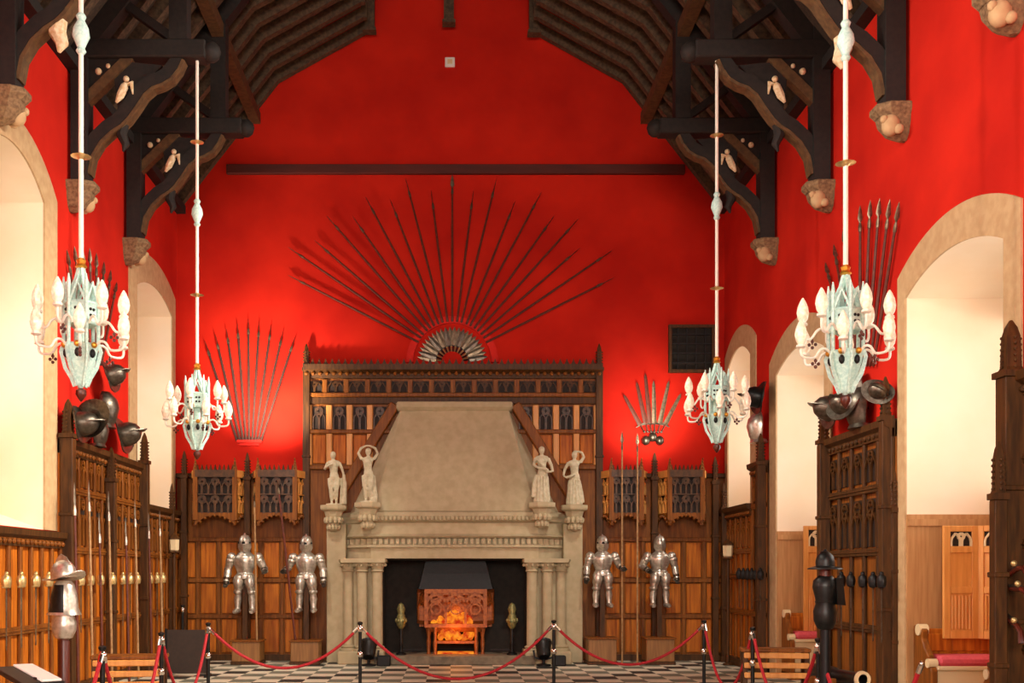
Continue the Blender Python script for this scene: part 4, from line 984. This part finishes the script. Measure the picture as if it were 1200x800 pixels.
# dark pistols at the right edge
for k, (px, py) in enumerate(((1190, 668), (1193, 690), (1188, 730))):
    p = wpos(px, py, W - .27)
    o = thing('flintlock_pistol', 'dark flintlock pistol on the panelling at the right edge, ' + ['uppermost', 'middle one', 'lowest'][k], 'pistol', p, 0, 'pistols at the right edge'); o.rotation_euler = (R(20 * (k - 1)), 0, 0)
    m = MB(); m.tube([(0, .2, .03), (0, -.05, .02)], [.016, .02], 8); m.build('barrel', 'steeld', o, True)
    m = MB(); m.tube([(0, .12, 0), (0, -.06, 0), (0, -.14, -.03), (0, -.2, -.12)], [.022, .026, .026, .034], 8); m.build('stock', 'mahog', o, True)
    m = MB(); m.ball((-.03, -.05, .05), .03, 8, 5); m.build('lock', 'brass', o, True)

# iron grille window on the end wall
def grille():
    o = thing('iron_grille', 'dark square iron grille set in the red end wall, upper right', 'grille', (xx(811, 21.9), YB, zz(436, 21.9)))
    w = 27 * 21.9 / F; h = 56 * 21.9 / F
    m = MB(); m.box(-w, w, -.02, -.001, 0, h); m.build('opening', 'soot', o)
    m = MB(); t = .06
    m.box(-w, w, -.1, -.02, 0, t); m.box(-w, w, -.1, -.02, h - t, h); m.box(-w, -w + t, -.1, -.02, t, h - t); m.box(w - t, w, -.1, -.02, t, h - t); m.build('frame', 'oakd', o)
    for k in range(1, 5):
        m = MB(); x = -w + 2 * w * k / 5; m.box(x - .014, x + .014, -.07, -.042, t, h - t); m.build('upright_bar', 'iron', o)
        m = MB(); z = h * k / 5; m.box(-w + t, w - t, -.085, -.06, z - .014, z + .014); m.build('cross_bar', 'iron', o)
grille()

def smooth(p, n=3):
    p = [V(q) for q in p]; out = []
    for i in range(len(p) - 1):
        a, b, c, d = p[max(i - 1, 0)], p[i], p[i + 1], p[min(i + 2, len(p) - 1)]
        for k in range(n):
            t = k / n; out.append(.5 * (2 * b + (c - a) * t + (2 * a - 5 * b + 4 * c - d) * t * t + (3 * b - a - 3 * c + d) * t ** 3))
    return out + [p[-1]]
# ------------------------------------------------------------------ chandeliers
def chandelier(loc, label, ph):
    o = thing('chandelier', label, 'chandelier', loc, 0, 'painted chandeliers hung from the roof')
    ztop = E + 7.5 - loc[2]
    m = MB(); m.tube([(0, 0, 1.2), (0, 0, ztop)], .024, 10); rod = m.build('rod', 'rod', o, True)
    for z in (2.27, 4.5):
        if z < ztop:
            m = MB(); m.lathe([(.03, z - .03), (.045, z - .012), (.1, z), (.045, z + .012), (.03, z + .03)], 12); m.build('ring', 'brass', rod, True)
    m = MB(); z = 3.47; m.lathe([(.03, z - .2), (.05, z - .17), (.035, z - .14), (.085, z - .02), (.075, z + .05), (.035, z + .13), (.05, z + .17), (.03, z + .2)], 12); m.build('knop', 'verd', rod, True)
    m = MB(); m.lathe([(.03, 1.17), (.06, 1.19), (.04, 1.22), (.05, 1.25), (.02, 1.28)], 8); m.build('coronet', 'gilt', o, True)
    n = 6
    m = MB()
    m.lathe([(.16, .62), (.175, .64), (.16, .66), (.155, .80), (.17, .82), (.155, .84)], n, ph=ph)
    for k in range(n):
        a = ph + 2 * PI * k / n; c, s = math.cos(a), math.sin(a)
        m.tube([(.165 * c, .165 * s, .4), (.165 * c, .165 * s, 1.0), (.165 * c, .165 * s, 1.09)], [.018, .02, .006], 6)
        m.bar([(.12 * c, .12 * s, .83), (.10 * c, .10 * s, .96), (.05 * c, .05 * s, 1.06), (.02 * c, .02 * s, 1.17)], .025, .035, up=(-c, -s, .3))
        a2 = a + PI / n; c2, s2 = math.cos(a2), math.sin(a2); q = .15
        # gabled windows of the lantern
        e1 = V((math.cos(a), math.sin(a), 0)); e2 = V((math.cos(a + 2 * PI / n), math.sin(a + 2 * PI / n), 0)); md = (e1 + e2) / 2
        for f in (.82,):
            m.bar([e1 * .16 + V((0, 0, f)), md * .16 + V((0, 0, f + .19)), e2 * .16 + V((0, 0, f))], .02, .03, up=(0, 0, 1))
    m.cur = 1
    for k in range(n):
        a = ph + 2 * PI * (k + .5) / n; c, s = math.cos(a), math.sin(a)
        for dz in (.70, .76):
            for da in (-.15, .15): m.ball((.142 * math.cos(a + da), .142 * math.sin(a + da), dz), .016, 6, 4)
    m.build('crown', ['verd', 'iron'], o, True)
    m = MB()
    m.lathe([(.16, .43), (.18, .41), (.165, .38), (.15, .3), (.11, .2), (.07, .12), (.07, .06), (.04, .03), (.015, .0)], n, ph=ph)
    for k in range(n):
        a = ph + 2 * PI * k / n; c, s = math.cos(a), math.sin(a)
        m.bar([(.17 * c, .17 * s, .42), (.19 * c, .19 * s, .36), (.15 * c, .15 * s, .2), (.09 * c, .09 * s, .1), (.06 * c, .06 * s, .02)], .02, .035, up=(c, s, .2))
    m.cur = 1
    for k in range(n):
        a = ph + 2 * PI * (k + .5) / n; c, s = math.cos(a), math.sin(a); m.ball((.145 * c, .145 * s, .33), .03, 8, 5, .045); 
    m.cur = 2
    for k in range(n):
        a = ph + 2 * PI * (k + .5) / n; c, s = math.cos(a), math.sin(a); m.ball((.165 * c, .165 * s, .41), .032, 8, 5)
    m.build('lower_basket', ['verd', 'iron', 'gilt'], o, True)
    m = MB(); m.tube([(0, 0, .38), (0, 0, .66)], .05, 8); m.build('inner_tube', 'verd', o, True)
    m = MB(); m.lathe([(.02, -.0), (.05, -.02), (.055, -.06), (.03, -.1), (.008, -.13)], 10); m.build('pendant', 'mahog', o, True)
    for tier, (zr, rad, zl, off) in enumerate(((.62, .40, .72, 0), (.40, .46, .46, .5))):
        for k in range(n):
            a = ph + 2 * PI * (k + off) / n + .2; c, s = math.cos(a), math.sin(a)
            def q(r, z): return (r * c, r * s, z)
            m = MB(); m.tube(smooth([q(.15, zr), q(.21, zr + .05), q(.27, zr + .03), q(.32, zr - .04), q(rad - .03, zr - .04), q(rad, zr + .0), q(rad, zl)]), .013, 7)
            m.lathe([(.014, zl - .02), (.05, zl), (.045, zl + .02), (.02, zl + .03)], 8, (rad * c, rad * s, 0))
            arm = m.build('arm', 'rod', o, True)
            if k % 2 == 0:
                m = MB(); p = V(q(.31, zr - .1))
                for t in range(4): m.ball(p + V((c * .03 * math.cos(t * PI / 2), s * .03 * math.cos(t * PI / 2), .03 * math.sin(t * PI / 2))), .018, 6, 4)
                m.tube([q(.31, zr - .03), q(.31, zr - .1)], .007, 5); m.build('quatrefoil', 'mahog', arm, True)
            m = MB(); m.lathe([(.025, zl + .02), (.05, zl + .06), (.062, zl + .12), (.052, zl + .18), (.028, zl + .235), (.008, zl + .27)], 8, (rad * c, rad * s, 0)); m.build('glass_shade', 'shade', arm, True)
    return o
for px, pyb, Y, lab, ph in ((95, 455, YT[0], 'pale green chandelier hanging near the left edge, nearer of the left pair', .1),
                            (991, 463, YT[0], 'pale green chandelier with white shades, nearer of the right pair', .45),
                            (231, 528, YT[2], 'smaller looking pale green chandelier in front of the left lance fan', .3),
                            (840, 520, YT[2], 'pale green chandelier below the iron grille, farther of the right pair', .7)):
    p = at(px, pyb, Y); chandelier(p, lab, ph)

# ------------------------------------------------------------------ rope barrier
def stanchion(px, ytop, Yp, lab):
    zt = zz(ytop, Yp); o = thing('stanchion', lab, 'stanchion', (xx(px, Yp), Yp, 0), 0, 'rope barrier posts')
    m = MB(); m.lathe([(.16, 0), (.16, .02), (.12, .035), (.04, .05), (.03, .07)], 18); m.build('base', 'iron', o, True)
    m = MB(); m.tube([(0, 0, .05), (0, 0, zt - .12)], .026, 10); m.build('post', 'black', o, True)
    m = MB(); m.lathe([(.03, .53), (.042, .55), (.042, .59), (.03, .61)], 10); m.build('middle_collar', 'chrome', o, True)
    m = MB(); m.lathe([(.03, zt - .15), (.045, zt - .13), (.045, zt - .08), (.03, zt - .06), (.022, zt - .05)], 12); m.build('rope_collar', 'chrome', o, True)
    m = MB(); m.lathe([(.02, zt - .06), (.04, zt - .03), (.038, zt - .01), (.01, zt)], 12); m.build('knob', 'black', o, True)
    return V((xx(px, Yp), Yp, zt - .12))
def Yfor(ytop, H=1.05): return (EYE - H) * F / (ytop - 672)
ST = {}
for key, px, yt, lab in (('L0', 120, 756, 'black stanchion nearest at left, before the slatted bench'), ('L1', 189, 740, 'black stanchion in front of the dark board at left'), ('L2', 244, 729, 'black stanchion at the left corner of the rope barrier'),
                         ('C0', 422, 728, 'black stanchion in front of the left fireplace columns'), ('C1', 649, 726, 'black stanchion in front of the right fireplace columns'), ('R2', 825, 726, 'black stanchion at the right corner of the rope barrier'),
                         ('R1', 882, 734, 'black stanchion on the right, second from the corner'), ('R0', 959, 747, 'black stanchion on the right, beside the black armour')):
    ST[key] = stanchion(px, yt, Yfor(yt), lab)
stA = stanchion(214, 708, 21.0, 'thin stanchion in the far left corner by the panelling')
def rope(a, b, sag, lab):
    a = V(a); b = V(b); d = (b - a).normalized(); d.z = 0
    o = thing('barrier_rope', lab, 'rope', a, 0, 'red barrier ropes')
    pts = []; n = 24
    a2 = d * .05; b2 = (b - a) - d * .05
    for k in range(n + 1):
        t = k / n; p = a2.lerp(b2, t); p.z -= sag * (1 - (2 * t - 1) ** 2); pts.append(p)
    m = MB(); m.tube(pts, .021, 8); m.build('velvet_rope', 'rope', o, True)
    for i, j in ((0, 1), (n, n - 1)):
        dd = (pts[j] - pts[i]).normalized(); m = MB(); m.tube([pts[i] - dd * .03, pts[i] + dd * .06], [.026, .026], 8); m.ball(pts[i] - dd * .04, .026, 8, 5); m.build('end_cap', 'chrome', o, True)
rope(ST['L2'], ST['C0'], .55, 'red rope sagging before the two left suits of armour')
rope(ST['C0'], ST['C1'], .75, 'long red rope sagging in front of the fireplace')
rope(ST['C1'], ST['R2'], .56, 'red rope sagging before the two right suits of armour')
rope(ST['L1'], ST['L2'], .8, 'red rope on the left running back to the barrier corner')
rope(ST['L0'], ST['L1'], .8, 'red rope on the left between the two nearest stanchions')
rope(ST['R2'], ST['R1'], .8, 'red rope on the right running back to the barrier corner')
rope(ST['R1'], ST['R0'], .8, 'red rope on the right ending beside the black armour')
e0 = V((ST['L0'].x, ST['L0'].y - 2.6, ST['L0'].z)); e1 = V((ST['R0'].x + .1, ST['R0'].y - 2.4, ST['R0'].z))
rope(e0, ST['L0'], .8, 'nearest red rope on the left, leaving the bottom of the photo')
rope(e1, ST['R0'], .8, 'nearest red rope on the right, leaving the bottom of the photo')
# ------------------------------------------------------------------ armour busts on stands
def bust(lab, px, Y, mt, hat):
    x = xx(px, Y)
    o = thing('half_armour', lab, 'armour', (x, Y, 0))
    def Z(py): return zz(py, Y)
    if not hat:
        m = MB(); m.lathe([(.04, 0), (.18, .0), (.18, .03), (.07, .05), (.065, Z(752)), (.05, Z(748))], 12); m.build('stand', 'mahog', o, True)
        zb, zt = Z(719), Z(680)
        m = MB(); m.lathe([(.02, Z(750)), (.10, Z(747)), (.14, Z(738)), (.145, Z(730)), (.12, Z(721)), (.13, Z(717))], 18, sy=.9); m.build('fauld', 'steel', o, True)
        prof = [(.20, zb - .01), (.185, zb + .02), (.165, zb + .07), (.15, zb + (zt - zb) * .55), (.12, zt - .05), (.085, zt)]
        def shell(k, a0, a1, nn=22):
            return [[(r * k * math.cos(a0 + (a1 - a0) * q / nn), r * k * .9 * math.sin(a0 + (a1 - a0) * q / nn), z) for q in range(nn + 1)] for r, z in prof]
        ca = R(236); op = R(50)
        m = MB(); m.loft(shell(1, ca + op, ca + 2 * PI - op), cap=False, closed=False); m.build('cuirass', 'steel', o, True)
        m = MB(); m.loft(shell(1.0, ca - op, ca + op, 8)[0:2], cap=False, closed=False); m.loft(shell(1.0, ca - op, ca + op, 8)[4:6], cap=False, closed=False); m.build('front_rim', 'steel', o, True)
        m = MB(); m.lathe([(r * .93, z + .004) for r, z in prof], 20, sy=.88); m.build('lining', 'black', o, True)  # added black inner shell, painting in the shade inside the open cuirass
        mm = morion('x', (0, 0, 0), 1.0)
        for ch in list(mm.children):
            ch.parent = o; ch.matrix_parent_inverse = Matrix.Translation((0, 0, Z(678))) @ Matrix.Rotation(R(62), 4, 'Z') @ Matrix.Rotation(R(-10), 4, 'X') @ Matrix.Scale(.92, 4)
            ch.data.materials[0] = M['steel']
        bpy.data.objects.remove(mm)
    else:
        m = MB(); m.lathe([(.22, 0), (.22, .04), (.06, .06), (.055, Z(737))], 12); m.build('stand', 'iron', o, True)
        m = MB(); m.lathe([(.03, Z(739)), (.085, Z(736)), (.12, Z(727)), (.125, Z(716)), (.10, Z(707)), (.11, Z(704))], 18, sy=.9); m.build('tassets', mt, o, True)
        m = MB(); m.lathe([(.10, Z(705)), (.105, Z(701)), (.135, Z(688)), (.125, Z(680)), (.07, Z(674))], 18, sy=.85); m.build('cuirass', mt, o, True)
        m = MB(); m.loft([[(.08, -.1, Z(677)), (.17, -.06, Z(677)), (.17, .1, Z(677)), (.08, .1, Z(677))], [(.1, -.1, Z(708)), (.2, -.06, Z(709)), (.2, .1, Z(709)), (.1, .1, Z(708))]]); m.build('back_plate', mt, o)
        m = MB(); m.lathe([(.07, Z(675)), (.07, Z(664))], 10); m.build('neck_post', 'mahog', o, True)
        m = MB(); m.lathe([(.185, Z(667)), (.18, Z(665.5)), (.10, Z(663)), (.10, Z(657)), (.085, Z(651)), (.05, Z(647)), (.012, Z(645))], 18)
        m.ball((0, 0, Z(645)), .02, 6, 4); m.build('pikeman_pot', mt, o, True)
bust('polished half armour with a brimmed helmet on a brown post, lower left', 75, .58 * 22, 'steel', False)
bust('blackened half armour with a wide brimmed pot helmet on a stand, lower right', 967, .53 * 22, 'black', True)

# ------------------------------------------------------------------ small furniture
o = thing('reading_panel', 'narrow white reading panel on a dark stand in the lower left corner', 'information panel', (-3.47, 8.98, 0), R(37))
m = MB(); m.tf = Matrix.Translation((0, 0, .92)) @ Matrix.Rotation(R(5), 4, 'X'); m.box(-.05, .11, -.45, .35, .012, .03); m.build('white_sheet', 'white', o, bevel=.004)
m = MB(); m.tf = Matrix.Translation((0, 0, .92)) @ Matrix.Rotation(R(5), 4, 'X'); m.box(-.2, .13, -.47, .37, -.03, .012); m.build('frame', 'iron', o, bevel=.006)
for q in (-.3, .25):
    m = MB(); m.box(-.06, .0, q - .03, q + .03, .03, .92); m.build('leg', 'iron', o)
m = MB(); m.box(-.2, .12, -.4, .36, 0, .03); m.build('base', 'iron', o, bevel=.006)
o = thing('display_board', 'dark brown free-standing board in front of the left panelled corner', 'board', (xx(219, 18.4), 18.4, 0))
m = MB(); m.box(-.34, .34, -.02, .02, .06, .8); m.build('panel', 'dark', o, bevel=.006)
for s in (-1, 1):
    m = MB(); m.box(s * .35 - .02, s * .35 + .02, -.025, .025, 0, .82); m.box(s * .35 - .03, s * .35 + .03, -.16, .16, 0, .05); m.build('leg', 'iron', o)
def bench(lab, x, y, rz):
    o = thing('slatted_bench', lab, 'bench', (x, y, 0), rz, 'slatted benches')
    for k in range(3):
        m = MB(); z = .36 + k * .13; m.box(-.42, .42, -.2 + .02 * k, -.16 + .02 * k, z, z + .075); m.build('slat', 'oakl', o, bevel=.01)
    m = MB(); m.box(-.45, .45, -.14, .22, .70, .75); m.build('top', 'oakm', o, bevel=.01)
    for sx in (-.4, .4):
        for sy in (-.1, .16):
            m = MB(); m.box(sx - .03, sx + .03, sy - .03, sy + .03, 0, .70); m.build('leg', 'oakd', o)
bench('pale slatted bench by the left panelling, behind the nearest left stanchion', xx(152, 13.4), 13.4, R(8))
bench('pale slatted bench by the right panelling, left of the black armour', xx(908, 14.6), 14.6, R(-8))
# window seats in the right-hand bays
def window_seat(lab, y, face, x0=5.62, x1=7.0, g='cushioned window seats in the right bays'):
    o = thing('window_seat', lab, 'bench', (x0, y, 0), 0, g); L = x1 - x0; f = face     # f = -1 faces the viewer
    def yb(a, b): return sorted((f * a, f * b))
    m = MB(); m.box(.06, L, *yb(.05, .42), .12, .62); m.build('seat_box', 'linen', o, bevel=.01)
    m = MB(); m.box(.06, L, *yb(.04, .47), .62, .67); m.build('seat_board', 'linen', o, bevel=.01)
    m = MB(); m.box(.08, L - .02, *yb(.06, .46), .67, .79); m.build('cushion', 'cushion', o, bevel=.04)
    m = MB(); m.box(.05, L, *yb(.0, .05), .1, 1.09)
    for k in range(4): m.box(.05 + k * L / 4 + .02, .05 + (k + 1) * L / 4 - .04, *yb(.05, .07), .82, 1.03)
    m.build('back', 'oak', o, bevel=.008)
    m = MB(); pr = [(.0, .0), (.48, .0), (.48, .62), (.40, .70), (.40, .78), (.30, .86), (.22, .98), (.24, 1.08), (.14, 1.13), (0, 1.13)]
    m.prism([(f * a, z) for a, z in (pr if f > 0 else pr)], -.02, .06, 'yz'); e = m.build('bench_end', 'oakm', o, bevel=.012)
    m = MB(); m.tube([(-.035, f * .14, 1.08), (.075, f * .14, 1.08)], .07, 12); m.build('scroll', 'linen', e, True); m = MB(); m.tube([(-.035, f * .4, .7), (.075, f * .4, .7)], .055, 12); m.build('scroll', 'linen', e, True)
    m = MB(); m.box(-.02, L, *yb(0, .5), 0, .11); m.build('plinth', 'oakm', o)
window_seat('window seat with pink cushion in the nearest right bay, under the shutter', 13.12, -1)
window_seat('window seat on the near side of the nearest right bay, its end only in view', 10.93, 1)
window_seat('window seat with pink cushion in the second right bay, behind the black armour', 18.36, -1)
window_seat('window seat on the near side of the second right bay, hidden by panelling', 16.14, 1)
def shutter(lab, Yj, x0):
    o = thing('folding_shutter', lab, 'shutter', (x0, Yj, 0), 0, 'oak shutters in the right bays'); w = .42
    zb, zt = zz(748, Yj), zz(616, Yj)
    for k in range(2):
        m = MB(); xa = k * (w + .01); t = .05
        ang = 0
        m.tf = Matrix.Translation((xa, 0, 0)) @ Matrix.Rotation(R(0 if k == 0 else -42), 4, 'Z')
        h = zt - zb
        m.box(0, .08, -t, 0, zb, zt); m.box(w - .08, w, -t, 0, zb, zt)
        for za, zb_ in ((zb, zb + .1), (zb + h * .40, zb + h * .46), (zb + h * .76, zb + h * .82), (zt - .07, zt)): m.box(.08, w - .08, -t, 0, za, zb_)
        lf = m.build('leaf', 'oakl', o, bevel=.006)
        m = MB(); m.tf = Matrix.Translation((xa, 0, 0)) @ Matrix.Rotation(R(0 if k == 0 else -42), 4, 'Z')
        m.box(.08, w - .08, -.03, -.01, zb + .1, zb + h * .40); m.box(.08, w - .08, -.03, -.01, zb + h * .46, zb + h * .76)
        for q in range(6): m.tube([(.105 + q * .042, -.034, zb + .12), (.105 + q * .042, -.034, zb + h * .38)], .014, 6)
        m.build('field_panels', 'oakl', lf)
        m = MB(); m.tf = Matrix.Translation((xa, 0, 0)) @ Matrix.Rotation(R(0 if k == 0 else -42), 4, 'Z')
        m.box(.08, w - .08, -.02, -.01, zb + h * .82, zt - .07); m.cur = 1; tracery(m, .08, w - .08, zb + h * .82, zt - .07, -.035, .03)
        m.build('tracery_panel', ['pit', 'linen'], lf)
shutter('pale oak folding shutter with pierced top in the nearest right bay', 13.03, xx(1104, 13.03))
shutter('pale oak folding shutter in the second right bay, above the far cushion', 18.27, xx(941, 18.27))
# cannon
o = thing('cannon', 'small dark cannon with a pale muzzle ring pointing at the viewer, bottom right', 'cannon', (xx(1011, 11.6), 11.6, 0), R(12))
zm = zz(796, 11.6)
m = MB(); m.tf = Matrix.Translation((0, 0, zm)) @ Matrix.Rotation(R(90), 4, 'X')
m.lathe([(.05, -.3), (.052, -.0), (.06, .0), (.085, -.01), (.09, -.05), (.07, -.09), (.075, -.5), (.09, -.55), (.10, -.95), (.06, -1.0), (.04, -1.05)], 18); m.build('barrel', 'black', o, True)
m = MB(); m.tf = Matrix.Translation((0, 0, zm)) @ Matrix.Rotation(R(90), 4, 'X'); m.loft([[(r_ * math.cos(2 * PI * k / 18), r_ * math.sin(2 * PI * k / 18), z_) for k in range(18)] for r_, z_ in ((.055, -.03), (.058, .012), (.088, .014), (.093, -.02))], cap=False); m.build('muzzle_ring', 'linen', o, True)
for s in (-1, 1):
    m = MB(); m.prism([(.35, .12), (1.1, .12), (1.15, .3), (.8, zm - .03), (.35, zm - .02)], s * .12 - .03, s * .12 + .03, 'yz'); m.build('carriage_cheek', 'oakm', o, bevel=.01)
    m = MB(); m.tf = Matrix.Translation((s * .22, .5, .22)) @ Matrix.Rotation(R(90), 4, 'Y'); m.lathe([(.05, -.035), (.22, -.03), (.22, .03), (.05, .035)], 18); m.build('wheel', 'oakd', o, True)
m = MB(); m.tube([(-.26, .5, .22), (.26, .5, .22)], .03, 8); m.build('axle', 'iron', o)
# pale wall lanterns and dark corner poles
for px, py, Y, lab in ((204, 638, 20.6, 'small pale lantern on a dark pole in the left corner'), (853, 645, 20.8, 'small pale lantern on a dark pole in the right corner')):
    x = xx(px, Y); z = zz(py, Y); o = thing('pole_lantern', lab, 'lantern', (x, Y, 0), 0, 'corner lanterns')
    m = MB(); m.lathe([(.1, 0), (.1, .03), (.03, .05), (.03, z - .16)], 10); m.build('pole', 'oakd', o, True)
    m = MB(); m.lathe([(.05, z - .14), (.09, z - .1), (.1, z + .1), (.06, z + .14)], 6); m.build('lantern_glass', 'linen', o)
    m = MB(); m.lathe([(.05, z - .17), (.11, z - .15), (.1, z - .12)], 6); m.build('lantern_base', 'oakd', o)
    m = MB(); m.lathe([(.11, z + .1), (.11, z + .13), (.03, z + .2), (.01, z + .22)], 6); m.build('lantern_cap', 'oakd', o)

# ------------------------------------------------------------------ lights
def area(loc, target, w, h, e, col=(1, .93, .82), spread=None):
    l = bpy.data.lights.new('hall_fill', 'AREA'); l.shape = 'RECTANGLE'; l.size = w; l.size_y = h; l.energy = e; l.color = col
    if spread: l.spread = spread
    o = bpy.data.objects.new('hall_fill', l); COL.objects.link(o); o.location = loc
    o.rotation_euler = (V(target) - V(loc)).to_track_quat('-Z', 'Y').to_euler(); return o
def spot(loc, target, e, ang=60, blend=.8, r=.15, col=(1, .82, .62)):
    l = bpy.data.lights.new('unseen_spot', 'SPOT'); l.energy = e; l.spot_size = R(ang); l.spot_blend = blend; l.shadow_soft_size = r; l.color = col
    o = bpy.data.objects.new('unseen_spot', l); COL.objects.link(o); o.location = loc
    o.rotation_euler = (V(target) - V(loc)).to_track_quat('-Z', 'Y').to_euler(); return o
# added hall fill behind the viewer; the end wall is solid there
area((0, YF + .1, 5.5), (0, 22, 4.0), 8, 6, 2300, (1, .94, .84))
# unseen uplights floating free before the end wall panelling
spot((-3.7, 20.5, 4.3), (-3.6, 22, 5.6), 900, 92, 1, .15, (1, .84, .64))
spot((3.9, 20.6, 4.3), (3.9, 22, 5.0), 210, 90, 1, .15, (1, .84, .64))
# unseen spots put by the hammerbeam ends to brighten end wall and armour
for x in (-3.4, 3.4):
    spot((x, YT[2] - .3, E + 7.2), (x * .95, 21.3, 1.1), 1050, 40, .8, .12, (1, .92, .80))
    spot((x * .9, YT[1], E + 7.2), (-x * .1, 21.5, 2.0), 260, 24, .9, .12, (1, .93, .82))
# spots added by the right hammerbeams to brighten the left panelling and wall
for y, e in ((YT[0], 1500), (YT[1], 1500), (YT[2], 1300)):
    spot((3.4, y, E + 7.2), (-5.5, y + 2.0, 2.0), e * 1.3, 62, .9, .2, (1, .90, .74))
    spot((3.4, y, E + 7.3), (-5.5, y + 1.5, 6.6), 700, 75, 1, .2, (1, .93, .82))
# and spots added by the left hammerbeams to brighten the right wall
for y, e in ((YT[0] - 3, 1000), (YT[0], 800), (YT[1], 650)):
    spot((-3.4, y, E + 7.3), (5.5, y + 1.5, 6.2), e, 75, 1, .2, (1, .93, .82))
spot((-3.4, YT[1], E + 7.2), (5.5, 14.6, 2.2), 1700, 40, 1, .2, (1, .9, .74))
# the fire
l = bpy.data.lights.new('fire_light', 'POINT'); l.energy = 10; l.color = (1, .30, .04); l.shadow_soft_size = .15
o = bpy.data.objects.new('fire_light', l); COL.objects.link(o); o.location = (xx(534, 21), 21.05, .62)

for z, e, yy in ((.98, 9, 21.5), (.62, 4, 21.45)):
    l = bpy.data.lights.new('ember_light', 'POINT'); l.energy = e; l.color = (1, .40, .06); l.shadow_soft_size = .06
    o = bpy.data.objects.new('ember_light', l); COL.objects.link(o); o.location = (xx(534, 21.3), yy, z)
w = bpy.data.worlds.new('World'); bpy.context.scene.world = w; w.use_nodes = True
w.node_tree.nodes['Background'].inputs[0].default_value = (1, .9, .78, 1); w.node_tree.nodes['Background'].inputs[1].default_value = .3

cam = bpy.data.cameras.new('camera'); co = bpy.data.objects.new('camera', cam); COL.objects.link(co)
co.location = (0, 0, EYE); co.rotation_euler = (R(90), 0, 0)
cam.sensor_width = 36; cam.lens = F / 1200 * 36; cam.shift_x = 72 / 1200; cam.shift_y = 272 / 1200
sc = bpy.context.scene; sc.camera = co
sc.view_settings.view_transform = 'Standard'; sc.view_settings.look = 'None'; sc.view_settings.exposure = .22; sc.view_settings.gamma = 1
sc.view_settings.use_curve_mapping = False
